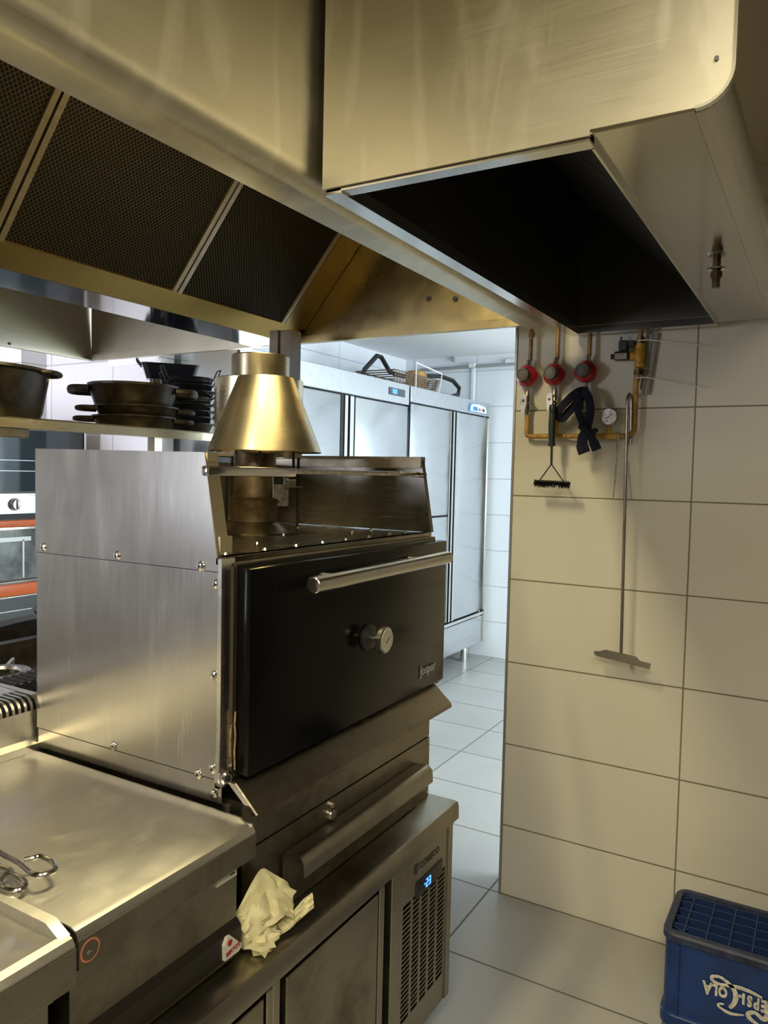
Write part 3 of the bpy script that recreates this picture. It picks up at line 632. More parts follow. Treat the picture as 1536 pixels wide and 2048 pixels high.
for k in range(11):
    a = math.radians(-40 + k*26); c_, s_ = math.cos(a), math.sin(a)
    P = [(XD+.0530, 1.492+c_*r+(-s_)*q, 1.145+s_*r+c_*q) for r, q in ((.016, -.0005), (.020, -.0005), (.020, .0005), (.016, .0005))]
    tk.quad(*P)
tk.tube([(XD+.0533, 1.487, 1.139), (XD+.0533, 1.502, 1.152)], .0008, 6)
part('pointer', tk, BLACKP, th)
part('lettering', MB().text('Josper', .035, (XD+.0012, 1.760, .996), (0, 1, 0), (0, 0, 1), .0012, 1.04, .0008, sx=.96), plain('logo_grey', (.36, .36, .35), .5), dr, 'grey maker lettering')
# sloped drip ledge under the door
lg_ = MB().sheet([(-.945, .945), (-.926, .944), (-.872, .896), (-.871, .886)], 1, YA+.006, YB+.008, .0025)
part('drip_ledge', lg_, STEELG, ov, 'sloping greasy drip ledge')
part('ledge_end', MB().prism([(-.942, .944), (-.926, .943), (-.874, .896), (-.880, .892), (-.935, .936)], 1, YA+.003, YA+.006), CHROME, ov)
part('right_hinge', MB().box(-.945, -.912, YB+.004, YB+.022, .945, .975, .003, 2), CHROMED, ov)
part('leg_post', MB().lathe([(.009, 0), (.009, .24)], (-.955, 1.075, CT+.012), (0, 0, 1), 12), STEELD, ov)
# base with ash drawer
XBs = -.916
bs = part('base', MB().box(-1.45, XBs, 1.075, 1.850, CT+.001, .806).box(-1.45, XBs-.002, 1.075, 1.850, .809, .905), STEELG, ov, 'greasy stainless base')
part('seam', MB().box(-1.44, XBs-.004, 1.08, 1.846, .805, .810), BLACK, bs)
for (y, z) in ((1.842, .795), (1.842, .655)):
    part('rivet', MB().lathe([(.006, 0), (.005, .003)], (XBs, y, z), (1, 0, 0), 10), CHROMED, bs)
ad = part('ash_drawer', MB().box(XBs, XBs+.006, 1.192, 1.775, CT+.004, .756), STEELG, ov)
hp = [(XBs+.004, .756), (XBs+.030, .757)] + arc(XBs+.030, .739, .018, 80, 0, 5) + [(XBs+.049, .716)]
part('drawer_lip', MB().sheet(hp, 1, 1.205, 1.775, .0025), STEELF, ad, 'long curved grip lip')
lt = part('latch', MB().lathe([(.013, 0), (.013, .006), (.011, .010)], (XBs, 1.366, .774), (1, 0, 0), 18), CHROMED, ov)
part('latch_slot', MB().box(XBs, XBs+.0015, 1.376, 1.386, .760, .792), BLACK, lt)
part('latch_nut', MB().lathe([(.006, 0), (.006, .008)], (XBs, 1.370, .793), (1, 0, 0), 6), CHROMED, lt)

# flue on top of the oven
fx, fy = -1.283, 1.535
fl = part('flue_collar', MB().lathe([(.105, 0), (.106, .004), (.098, .007), (.092, .009), (.075, .022), (.060, .030), (.060, .036)], (fx, fy, ZO), (0, 0, 1), 40), plain('collar_iron', (.20, .17, .12), .30, 1, noise=.3, nscale=25), ov, 'round flared flue collar')
part('flue_pipe', MB().lathe([(.062, 0), (.062, .050), (.064, .055), (.060, .058), (.056, .062), (.054, .175)], (fx, fy, ZO+.03), (0, 0, 1), 32), SOOTPIPE, ov, 'rusty sooty flue pipe')
dm = part('damper_plate', MB().box(fx+.052, fx+.056, fy+.005, fy+.073, 1.432, 1.520, .002, 1), plain('damper_zinc', (.42, .39, .33), .35, .8, noise=.2, nscale=50), ov, 'zinc damper plate')
hm = MB()
for k in range(5):
    a = math.radians(-95+k*22); hm.lathe([(.0022, 0), (.0022, .001)], (fx+.0565, fy+.018+.045*math.cos(a)*.9, 1.487+.045*math.sin(a)), (1, 0, 0), 8)
hm.box(fx+.056, fx+.0568, fy+.008, fy+.045, 1.490, 1.512).lathe([(.005, 0), (.005, .001)], (fx+.0562, fy+.063, 1.512), (1, 0, 0), 8)
part('damper_holes', hm, BLACK, dm)
part('damper_lever', MB().box(fx+.057, fx+.060, fy+.045, fy+.098, 1.484, 1.503, .002, 1).box(fx+.057, fx+.072, fy+.045, fy+.112, 1.482, 1.484), CHROMED, dm)
for yy in (.055, .077, .092): part('lever_screw', MB().lathe([(.004, 0), (.003, .003)], (fx+.060, fy+yy, 1.495), (1, 0, 0), 8), CHROME, dm)
# conical cap carried by black rods on a ring
cx_, cy_ = fx+.018, fy+.018
cn = part('flue_cone', MB().lathe([(.144, 1.572), (.146, 1.574), (.0715, 1.763), (.0695, 1.763), (.142, 1.574)], (cx_, cy_, 0), (0, 0, 1), 64, cap=False), BRASSY, ov, 'brushed cone over the flue')
rg = MB().lathe([(.078, 1.526), (.080, 1.530), (.073, 1.530), (.071, 1.526), (.078, 1.526)], (cx_, cy_, 0), (0, 0, 1), 40, cap=False)
for k in range(4):
    a = math.radians(-60 + 90*k); rg.tube([(cx_+.075*math.cos(a), cy_+.075*math.sin(a), 1.525), (cx_+.072*math.cos(a), cy_+.072*math.sin(a), 1.745)], .0035, 8)
for k in range(4):
    a = math.radians(-60 + 90*k); rg.tube([(fx+.052*math.cos(a), fy+.052*math.sin(a), 1.526), (cx_+.075*math.cos(a), cy_+.075*math.sin(a), 1.528)], .003, 8)
part('cone_frame', rg, BLACKP, ov)

# extraction sleeve behind the cone (stepped cylinder), on a post
ex, ey = -1.375, 1.660
es = thing('extraction_sleeve', 'stepped brushed steel cylinder standing right behind the cone on the black oven', 'duct', (ex, ey, 1.364))
part('sleeve', MB().lathe([(.120, 1.560), (.121, 1.562), (.121, 1.772), (.119, 1.774), (.117, 1.772), (.117, 1.562)], (ex, ey, 0), (0, 0, 1), 48, cap=False).lathe([(.120, 1.771), (.080, 1.772)], (ex, ey, 0), (0, 0, 1), 48, cap=False), BRASSY, es, 'wide lower drum')
part('neck', MB().lathe([(.079, 1.765), (.079, 1.835), (.077, 1.838)], (ex+.010, ey-.008, 0), (0, 0, 1), 48), steel('neck_steel', (.36, .31, .21), .32, (3, 3, 100), .1, dirt=.5, dirtcol=(.2, .15, .08), dscale=12), es, 'narrower darker upper drum')
sf = MB()
for a in (50, 170, 290):
    a = math.radians(a); sf.tube([(ex+.114*math.cos(a), ey+.114*math.sin(a), 1.365), (ex+.114*math.cos(a), ey+.114*math.sin(a), 1.60)], .004, 8)
part('support_rods', sf, BLACKP, es)
part('top_bolt', MB().lathe([(.010, 1.836), (.010, 1.846), (.004, 1.847), (.004, 1.856)], (ex-.05, ey-.03, 0), (0, 0, 1), 8), BLACKP, es)

solo('support_post', MB().box(-1.665, -1.630, 2.06, 2.12, 0, 2.0).box(-1.628, -1.585, 2.07, 2.13, 0, 2.0), plain('post_dark', (.055, .045, .035), .4, .6, noise=.3, nscale=8), 'dark steel post standing behind the extraction sleeve up to the hood', 'post', (-1.62, 2.09, 0))

# ================================================================== SHELF WITH PANS
ZS = 1.652
sh = thing('shelf', 'long brass-coloured stainless shelf edge carrying pans, left of the cone', 'shelf', (-2.1, 1.2, 1.2))
part('board', MB().sheet([(-2.42, ZS-.0015), (-1.862, ZS-.0015), (-1.858, ZS-.005), (-1.858, ZS-.028), (-1.872, ZS-.028)], 1, .1, 2.32, .003), BRASSY, sh)
part('bracket', MB().box(-1.90, -1.87, .75, 1.30, ZS-.055, ZS-.030, .002, 1), STEELD, sh)
for yy in (.2, 2.2): part('upright', MB().box(-2.4, -2.36, yy, yy+.04, .905, ZS-.004), STEELD, sh)
# big pot at the left
pt = thing('stock_pot', 'large dark burnt pot on the left end of the shelf, cut by the picture edge', 'pot', (-2.09, 1.27, ZS))
pc = (-2.09, 1.27, ZS)
part('bowl', MB().lathe([(.165, 0), (.178, .004), (.186, .02), (.205, .128), (.212, .134), (.210, .142), (.202, .140), (.198, .132), (.178, .02), (.10, .012)], pc, (0, 0, 1), 48), IRON, pt)
def lug(mb, c, ang, r0, r1, w, z, th):
    ca, sa = math.cos(ang), math.sin(ang)
    def Q(a, b, h): return (c[0]+ca*a-sa*b, c[1]+sa*a+ca*b, c[2]+h)
    P = []
    for t in range(11):
        q = -1+2*t/10
        P.append((r0 + (r1-r0)*math.sqrt(max(0, 1-q*q))**.8, w*q))
    mb.tube([Q(a, b, z) for a, b in P], th, 8)
    return mb
part('side_handle', lug(MB(), pc, math.radians(40), .200, .236, .05, .132, .008), IRON, pt)
part('side_handle', lug(MB(), pc, math.radians(220), .200, .236, .05, .132, .008), IRON, pt)
part('spout_mark', MB().prism([(0, 0), (.006, 0), (.003, -.018)], 0, 0, .002).warp(lambda p: (pc[0]+.150+p[0], pc[1]+.135+p[1], pc[2]+.120+p[2])), plain('drip', (.35, .33, .26), .4), pt)
# three cast iron pans
ca_ = (-2.055, 1.825)
HA = math.atan2(.75, .66)
def pan(label, z, r, h, first=None, rot=0.0, dx=0, dy=0):
    if first is None:
        t_ = thing('cast_iron_pan', label, 'pan', (ca_[0], ca_[1], z), 'cast iron pans stacked on the shelf')
        c0 = (ca_[0], ca_[1], z)
        part('bowl', MB().lathe([(r*.80, 0), (r*.84, .003), (r*.97, h*.78), (r*1.01, h*.90), (r*1.01, h), (r*.97, h), (r*.93, h*.7), (r*.80, .010), (r*.3, .008)], c0, (0, 0, 1), 48), IRON, t_)
        for a in (HA, HA+PI):
            part('side_handle', lug(MB(), c0, a, r*.93, r+.052, .045, h*.72, .0085), IRON, t_)
        return t_
    return clone(first, (ca_[0]+dx, ca_[1]+dy, z), label, first.get('group'), rot)
p1_ = pan('cast iron pan with side handles, lowest of the stack of three on the shelf', ZS, .137, .045)
p2_ = pan('cast iron pan in the middle of the stack of three on the shelf', ZS+.034, .137, .045, p1_, .12, .006, .004)
p3_ = pan('wide cast iron pan on top of the stack of three on the shelf', ZS+.072, .137, .045, p1_, -.06, -.004, .0)
p3_.scale = (1.08, 1.08, 1.75)
# black enamel dishes stacked behind, each with wire handles
bx_, by_ = -2.13, 2.165
dn = None
LAB = ['glossy black round dish at the bottom of the tall stack beside the sleeve', 'glossy black round dish, second from the bottom of the stack beside the sleeve', 'glossy black round dish, third from the bottom of the stack beside the sleeve', 'glossy black round dish, fourth from the bottom of the stack beside the sleeve', 'glossy black round dish just below the top three of the stack beside the sleeve', 'glossy black round dish, third from the top of the stack beside the sleeve', 'glossy black round dish, second from the top of the stack beside the sleeve', 'glossy black round dish with raised wire handles on top of the stack beside the sleeve']
for k in range(8):
    z = ZS + .0245*k
    if dn is None:
        dn = thing('round_dish', LAB[0], 'dish', (bx_, by_, ZS), 'black round dishes stacked on the shelf')
        c0 = (bx_, by_, ZS)
        part('bowl', MB().lathe([(.060, 0), (.068, .004), (.086, .036), (.094, .042), (.092, .046), (.083, .038), (.060, .008), (.02, .006)], c0, (0, 0, 1), 40), BLKPAN, dn)
        for a in (HA, HA+PI):
            ca, sa = math.cos(a), math.sin(a)
            P = [(.086, -.024, .038), (.098, -.024, .050), (.112, -.020, .085), (.112, .020, .085), (.098, .024, .050), (.086, .024, .038)]
            part('wire_handle', MB().tube([(bx_+ca*p-sa*q, by_+sa*p+ca*q, ZS+h) for p, q, h in P], .0030, 8), BLACKP, dn)
    else:
        clone(dn, (bx_+random.uniform(-.008, .008), by_+random.uniform(-.008, .008), z), LAB[k], 'black round dishes stacked on the shelf', random.uniform(-.25, .25))
# black roasting tray standing behind the cast iron pans
rt = thing('roasting_tray', 'black enamel roasting tray with rounded corners lying on the dishes behind the cast iron pans', 'tray', (-2.30, 2.03, ZS))
tb = MB()
L0 = [rrect(-.20, .20, -.11, .11, .05), rrect(-.185, .185, -.095, .095, .05)]
zz0 = ZS+.222
TC = (-2.29, 2.215)
def trw(p, k=.55): return (TC[0] + (p[0]*.66 - p[1]*.75)*k, TC[1] + (p[0]*.75 + p[1]*.66)*k, p[2])
part('shell', MB().loops([[(a*.9, b*.9, zz0) for a, b in L0[1]], [(a, b, zz0+.058) for a, b in L0[0]], [(a*1.04, b*1.06, zz0+.061) for a, b in L0[0]], [(a*.97, b*.97, zz0+.060) for a, b in L0[0]], [(a*.88, b*.88, zz0+.006) for a, b in L0[1]]], cap0=True, cap1=True).warp(trw), BLKPAN, rt)
hp1 = [trw((-.20, -.07, zz0+.05)), trw((-.235, -.07, zz0+.075)), trw((-.235, .05, zz0+.075)), trw((-.20, .05, zz0+.05))]
part('wire_handle', MB().tube(hp1, .0030, 8), BLACKP, rt)
part('pedestal_trays', MB().loops([[(a*.8, b*.8, ZS) for a, b in L0[1]], [(a*.95, b*.95, ZS+.05) for a, b in L0[0]], [(a*.95, b*.95, zz0-.002) for a, b in L0[0]]], cap0=True, cap1=True).warp(lambda p: trw(p, .42)), BLKPAN, rt)

# ================================================================== BACK-TO-BACK COOKING RANGE
rg_ = thing('gas_range', 'cooking range with cast iron grates behind the flue riser at the left', 'stove', (-2.1, .8, 0))
part('cabinet', MB().box(-2.55, -1.695, -.5, 2.0, .10, .905), STEELD, rg_)
part('plinth', MB().box(-2.50, -1.72, -.45, 1.95, 0, .10), BLACK, rg_)
rv2 = MB().box(-1.79, -1.695, -.1, 1.45, .905, .985)
part('rear_upstand', rv2, STEELF, rg_)
rib = MB()
for k in range(40): rib.box(-1.785, -1.70, .55+k*.022, .562+k*.022, .985, .988)
part('upstand_slots', rib, BLACK, rg_)
for j, (cx, cy) in enumerate(((-1.96, 1.27), (-1.96, .85), (-2.30, 1.27))):
    gr = MB()
    gr.lathe([(.085, .945), (.080, .953), (.060, .953), (.055, .945), (.085, .945)], (cx, cy, 0), (0, 0, 1), 32, cap=False)
    for k in range(4):
        a = PI/4 + k*PI/2
        gr.tube([(cx+.07*math.cos(a), cy+.07*math.sin(a), .945), (cx+.17*math.cos(a), cy+.17*math.sin(a), .945), (cx+.17*math.cos(a), cy+.17*math.sin(a), .906)], .007, 6)
    part('burner_grate', gr, CHROMED if j == 0 else IRON, rg_)
    part('burner', MB().lathe([(.045, .906), (.045, .925), (.030, .932)], (cx, cy, 0), (0, 0, 1), 24), IRON, rg_)
part('pan_rest', MB().box(-2.2, -2.16, 1.0, 1.9, .905, .975).box(-2.44, -2.40, 1.0, 1.9, .905, .985), IRON, rg_)
skl = thing('skillet', 'dark skillet handle lying on the grates behind the flue riser', 'pan', (-2.30, 1.62, .985))
part('pan_body', MB().lathe([(.10, .986), (.12, .99), (.14, 1.025), (.137, 1.025), (.10, .992)], (-2.30, 1.78, 0), (0, 0, 1), 32), IRON, skl)
part('handle', MB().tube([(-2.28, 1.65, 1.015), (-2.24, 1.50, 1.02), (-2.20, 1.36, 1.02)], [.012, .014, .017], 8), BLACKP, skl)

# ================================================================== COMBI OVENS AT THE LEFT WALL
XV = -3.30; YV = 2.612
def orange(name): return plain(name, (.62, .12, .02), .35)
OR = orange('orange_handle')
ALU = plain('brushed_front', (.42, .44, .46), .3, .7)
def combi(nm, label, z0, z1, glass, bar, panel):
    t_ = thing(nm, label, 'oven', (XV-.35, 2.05, z0))
    part('housing', MB().box(XV-.75, XV-.03, 1.25, YV, z0, z1), STEEL, t_)
    part('door_frame', MB().box(XV-.03, XV, 1.27, YV-.012, glass[0]-.01, glass[1]+.01, .003, 1), BLACKP, t_)
    part('glass', MB().box(XV, XV+.003, 1.31, YV-.10, glass[0], glass[1]), GLASSD if nm == 'combi_oven' and z0 > 1.2 else plain('dirty_glass', (.20, .21, .21), .15, 0, noise=.6, nscale=7, coat=.3), t_)
    return t_
o1 = combi('combi_oven', 'upper oven with dark glass door and silver control strip, left behind the shelf', 1.262, 1.715, (1.40, 1.69), None, None)
part('control_panel', MB().box(XV-.03, XV+.004, 1.26, YV, 1.296, 1.380), ALU, o1, 'silver control strip')
kb = part('knob', MB().lathe([(.030, 0), (.030, .006), (.025, .008), (.023, .026)], (XV+.004, 2.215, 1.340), (1, 0, 0), 28), CHROMED, o1)
part('knob_grip', MB().box(XV+.028, XV+.040, 2.209, 2.221, 1.318, 1.362, .003, 2), CHROMED, kb)
part('lower_gap', MB().box(XV-.02, XV+.001, 1.26, YV, 1.268, 1.296), BLACK, o1)
part('corner_trim', MB().box(XV-.02, XV+.006, YV-.012, YV, 1.38, 1.715), CHROME, o1)
part('rack', MB().box(XV+.003, XV+.004, 1.32, YV-.11, 1.545, 1.548).box(XV+.003, XV+.004, 1.32, YV-.11, 1.495, 1.498), plain('rack_wire', (.25, .27, .28), .3, .6), o1)
o2 = combi('combi_oven', 'lower oven with orange handle strips and streaked glass, under the dark upper oven', .800, 1.258, (.985, 1.222), None, None)
part('handle_strip', MB().box(XV-.01, XV+.020, 1.26, YV, 1.234, 1.266, .004, 2), OR, o2, 'orange upper strip')
part('handle_strip', MB().box(XV-.01, XV+.030, 1.26, YV, .912, .966, .004, 2), OR, o2, 'orange lower strip')
part('trim_strip', MB().box(XV-.01, XV+.012, 1.26, YV, 1.222, 1.232), CHROME, o2)
part('inner_rack', MB().box(XV+.003, XV+.005, 2.10, 2.30, 1.165, 1.185).box(XV+.003, XV+.005, 2.255, 2.265, .99, 1.17), plain('rack_steel', (.35, .36, .36), .4, .6), o2)
part('lower_panel', MB().box(XV-.03, XV+.002, 1.26, YV, .800, .906), plain('grey_panel', (.05, .055, .065), .35), o2)
part('panel_line', MB().box(XV+.002, XV+.004, 1.26, YV, .900, .905).box(XV+.002, XV+.004, 1.26, YV, .834, .838), CHROMED, o2)
ot = thing('oven_stand', 'steel stand with white front rail under the ovens at the left', 'stand', (XV-.35, 2.05, 0))
part('top_rail', MB().box(XV-.75, XV+.03, 1.25, YV+.01, .745, .792), plain('white_rail', (.62, .66, .72), .3, .3), ot, 'white front rail')
for (x, y) in ((XV-.05, 1.30), (XV-.05, 2.33), (XV-.05, YV-.03), (XV-.70, 1.30), (XV-.70, YV-.03)):
    part('leg', MB().box(x-.02, x+.02, y-.02, y+.02, 0, .745), STEELF, ot)
part('lower_shelf', MB().box(XV-.73, XV-.02, 1.27, YV-.01, .20, .22), STEELF, ot)
for k, (y, lab_) in enumerate(((2.44, 'white paper note taped high on the tiles, left of the refrigerator side'), (2.50, 'white paper note taped on the tiles, touching the refrigerator side'))): pass
NOTE = plain('paper_note', (.86, .86, .90), .6)
solo('paper_note', MB().box(-3.235, -3.02, 2.697, 2.6995, 2.040, 2.16), NOTE, 'white paper note on the tiles under the hood, the left one of the two', 'note', (-3.13, 2.698, 2.04), 'paper notes under the hood')
solo('paper_note', MB().box(-3.005, -2.87, 2.697, 2.6995, 2.055, 2.16), NOTE, 'white paper note on the tiles under the hood, the right one of the two', 'note', (-2.94, 2.698, 2.055), 'paper notes under the hood')

# ================================================================== REFRIGERATORS IN THE BACK ROOM
XR_ = -2.46
def fridge(label, y0, y1, ztop, zhead, loc_y, splits):
    t_ = thing('upright_refrigerator', label, 'refrigerator', (XR_-.38, (y0+y1)/2, 0))
    part('cabinet', MB().box(XR_-.78, XR_-.045, y0, y1, .14, ztop), STEELB, t_)
    part('header', MB().box(XR_-.045, XR_+.004, y0, y1, zhead, ztop, .003, 1), steel('header_steel', (.66, .68, .70), .28, (3, 60, 3), .05), t_)
    for (a, b, z0, z1) in splits:
        part('door', MB().box(XR_-.045, XR_, a, b, z0, z1, .004, 2), STEELB, t_)
    part('gap', MB().box(XR_-.05, XR_-.030, y0+.01, y1-.01, .40, zhead), BLACK, t_)
    return t_
f1 = fridge('tall stainless refrigerator with small blue display in the back room, behind the cone', 2.815, 4.520, 2.118, 1.985, 0, [(2.825, 3.700, .40, 1.975), (3.862, 4.512, .40, 1.975)])
part('handle_channel', MB().box(XR_-.03, XR_+.002, 3.745, 3.775, .40, 1.975).box(XR_-.03, XR_+.006, 3.795, 3.835, .40, 1.975), CHROME, f1)
part('handle_channel', MB().box(XR_-.03, XR_-.005, 3.712, 3.742, .40, 1.975), BLACK, f1)
fd = part('display', MB().box(XR_+.004, XR_+.009, 4.245, 4.455, 2.030, 2.078, .002, 1), plain('display_grey', (.06, .07, .09), .3), f1)
part('digits', MB().box(XR_+.009, XR_+.010, 4.285, 4.345, 2.040, 2.070, .0, 1), plain('blue_glow', (.05, .15, .5), .4, emit=(.05, .22, 1), es=1.6), fd)
part('lettering', MB().text('ere', .055, (XR_+.0045, 3.19, 2.015), (0, 1, 0), (0, 0, 1), .001, 1.1), plain('letter_grey', (.40, .41, .42), .4), f1)
part('side_edge', MB().box(XR_-.045, XR_+.003, 2.812, 2.816, .14, 2.118), CHROME, f1)
part('grille', MB().box(XR_-.04, XR_, 2.83, 4.51, .17, .38), STEELB, f1)
f2 = fridge('tall stainless refrigerator in the back room with white oval control badge, at the far wall', 4.545, 5.905, 2.118, 2.010, 0, [(4.555, 5.185, 1.225, 2.000), (4.555, 5.185, .405, 1.212), (5.310, 5.895, .405, 2.000)])
part('handle_channel', MB().box(XR_-.03, XR_-.002, 5.190, 5.208, .405, 2.00).box(XR_-.03, XR_+.006, 5.222, 5.250, .405, 2.00).box(XR_-.03, XR_+.010, 5.268, 5.300, .405, 2.00), CHROME, f2)
cb_ = part('control_badge', MB().prism([(5.495, 2.025), (5.500, 2.070), (5.53, 2.092), (5.66, 2.100), (5.80, 2.090), (5.84, 2.066), (5.845, 2.025)], 0, XR_+.004, XR_+.012), plain('badge_blue', (.10, .30, .52), .3), f2, 'white badge with blue outline')
part('badge_face', MB().prism([(5.515, 2.030), (5.520, 2.066), (5.545, 2.084), (5.66, 2.091), (5.79, 2.082), (5.825, 2.062), (5.83, 2.030)], 0, XR_+.012, XR_+.014), plain('badge_face', (.80, .84, .88), .3), cb_)
part('badge_display', MB().box(XR_+.014, XR_+.015, 5.555, 5.650, 2.036, 2.068), plain('badge_display', (.05, .22, .50), .3), cb_)
part('badge_buttons', MB().box(XR_+.014, XR_+.016, 5.675, 5.690, 2.040, 2.062).box(XR_+.014, XR_+.016, 5.745, 5.785, 2.040, 2.062), BLACKP, cb_)
part('badge_light', MB().box(XR_+.014, XR_+.016, 5.705, 5.722, 2.040, 2.062), plain('badge_red_led', (.6, .08, .03), .3), cb_)
part('lower_rail', MB().box(XR_-.03, XR_+.012, 4.55, 5.90, .372, .395), CHROME, f2)
gl = MB().box(XR_-.04, XR_+.002, 4.555, 5.895, .14, .36)
for k in range(2):
    for (a, b) in ((4.70, 5.45),): gl.box(XR_+.002, XR_+.005, a, b, .315+k*.022, .325+k*.022)
for k in range(3): gl.box(XR_+.002, XR_+.005, 4.60, 5.86, .175+k*.022, .184+k*.022)
part('kick_panel', gl, STEELB, f2)
part('side_strip', MB().box(XR_-.02, XR_+.012, 5.892, 5.905, .14, 2.118), CHROME, f2)
for t_, ys in ((f1, (2.9, 4.44)), (f2, (4.64, 5.70))):
    for y in ys:
        for x in (XR_-.07, XR_-.70):
            part('foot', MB().lathe([(.028, 0), (.030, .01), (.024, .14)], (x, y, 0), (0, 0, 1), 20), CHROME, t_)
# things lying on the refrigerators
ZF = 2.118
bk = thing('fryer_basket', 'brown wire fryer basket with white wire hoop on top of the refrigerators', 'basket', (-2.72, 4.95, ZF))
bb = MB()
for k in range(8):
    z = ZF+.006+k*.015; e = .004*k
    P = [(-2.86-e, 4.55-e, z), (-2.60+e, 4.55-e, z), (-2.60+e, 5.18+e, z), (-2.86-e, 5.18+e, z)]
    bb.tube(P, .0042, 6, closed=True)
for k in range(17):
    y = 4.55+k*.63/16; bb.tube([(-2.60, y, ZF+.006), (-2.575, y, ZF+.115)], .003, 5).tube([(-2.86, y, ZF+.006), (-2.89, y, ZF+.115)], .003, 5).tube([(-2.86, y, ZF+.005), (-2.60, y, ZF+.005)], .003, 5)
part('wire_body', bb, plain('basket_wire', (.16, .12, .09), .5, .5), bk)
part('hoop', MB().tube([(-2.56, 4.80, ZF), (-2.56, 4.80, ZF+.195), (-2.56, 5.22, ZF+.165), (-2.56, 5.16, ZF)], .006, 8), plain('white_wire', (.78, .78, .76), .4), bk, 'white wire hoop')
RUB = plain('black_hose_rubber', (.012, .012, .013), .4)
solo('rubber_hose', MB().tube([(-2.80, 4.42, ZF+.012), (-2.80, 4.50, ZF+.12), (-2.80, 4.66, ZF+.235), (-2.80, 4.72, ZF+.235), (-2.81, 4.86, ZF+.15), (-2.80, 5.0, ZF+.135), (-2.72, 5.2, ZF+.155), (-2.66, 5.40, ZF+.175), (-2.62, 5.54, ZF+.155), (-2.60, 5.62, ZF+.105), (-2.58, 5.56, ZF+.045), (-2.58, 5.42, ZF+.014), (-2.58, 5.26, ZF+.014)], .017, 10), RUB, 'thick black hose bent in loops around the wire basket on the refrigerators', 'hose', (-2.7, 4.9, ZF))
solo('sponge', MB().box(-2.765, -2.64, 5.0, 5.15, ZF+.006, ZF+.175, .03, 3), plain('orange_sponge', (.48, .26, .08), .8, noise=.4, nscale=15), 'orange brown lump standing inside the wire basket', 'sponge', (-2.73, 5.07, ZF))
# conduits on the far wall
cd_ = thing('wall_conduit', 'thin grey pipe running along the top of the far wall', 'pipe', (-2.6, 5.95, 2.43))
part('pipe', MB().tube([(-3.20, 5.935, 2.36), (-3.17, 5.935, 2.415), (-3.10, 5.935, 2.43), (-1.0, 5.935, 2.452)], .013, 10), plain('pipe_grey', (.30, .31, .31), .5), cd_)
part('junction', MB().box(-2.66, -2.60, 5.918, 5.958, 2.425, 2.465, .004, 1).box(-2.34, -2.24, 5.93, 5.958, 2.44, 2.485, .004, 1), plain('box_white', (.70, .73, .76), .5), cd_)
part('drop_conduit', MB().box(-2.642, -2.618, 5.945, 5.959, 1.9, 2.43), plain('conduit_white', (.75, .79, .84), .5), cd_)
part('clip', MB().box(-2.82, -2.80, 5.93, 5.958, 2.49, 2.53), plain('pipe_grey2', (.30, .31, .31), .5), cd_)

# ================================================================== GAS LINE ON THE TILED WALL
YW = 2.583
YP = 2.548
gp = thing('gas_pipework', 'yellow gas pipe with three red regulators, gauge and solenoid valve on the tiled wall', 'gas pipe', (-.73, YP, 1.66))
YEL = plain('yellow_paint', (.42, .23, .035), .45, 0, noise=.35, nscale=30)
BRN = plain('aged_copper', (.27, .15, .05), .45, .3, noise=.35, nscale=30)
zb = 1.664
part('manifold', MB().tube([(-.917, YP, 1.738), (-.917, YP, 1.680), (-.914, YP, 1.668), (-.903, YP, zb), (-.58, YP, zb), (-.562, YP, zb+.006), (-.553, YP, 1.684), (-.553, YP, 1.845)], .0085, 12).tube([(-.812, YP, zb), (-.812, YP, 1.74)], .0075, 10).tube([(-.655, YP, zb), (-.600, YP, zb)], .0105, 12), YEL, gp)
part('pipe_cap_screws', MB().lathe([(.002, 0), (.002, .002)], (-.875, YP-.0085, zb), (0, -1, 0), 8).lathe([(.002, 0), (.002, .002)], (-.775, YP-.0085, zb+.002), (0, -1, 0), 8), BLACK, gp)
REDM = plain('regulator_red', (.40, .015, .025), .30, .1, coat=.4)
CAPG = plain('regulator_cap', (.075, .068, .060), .45)
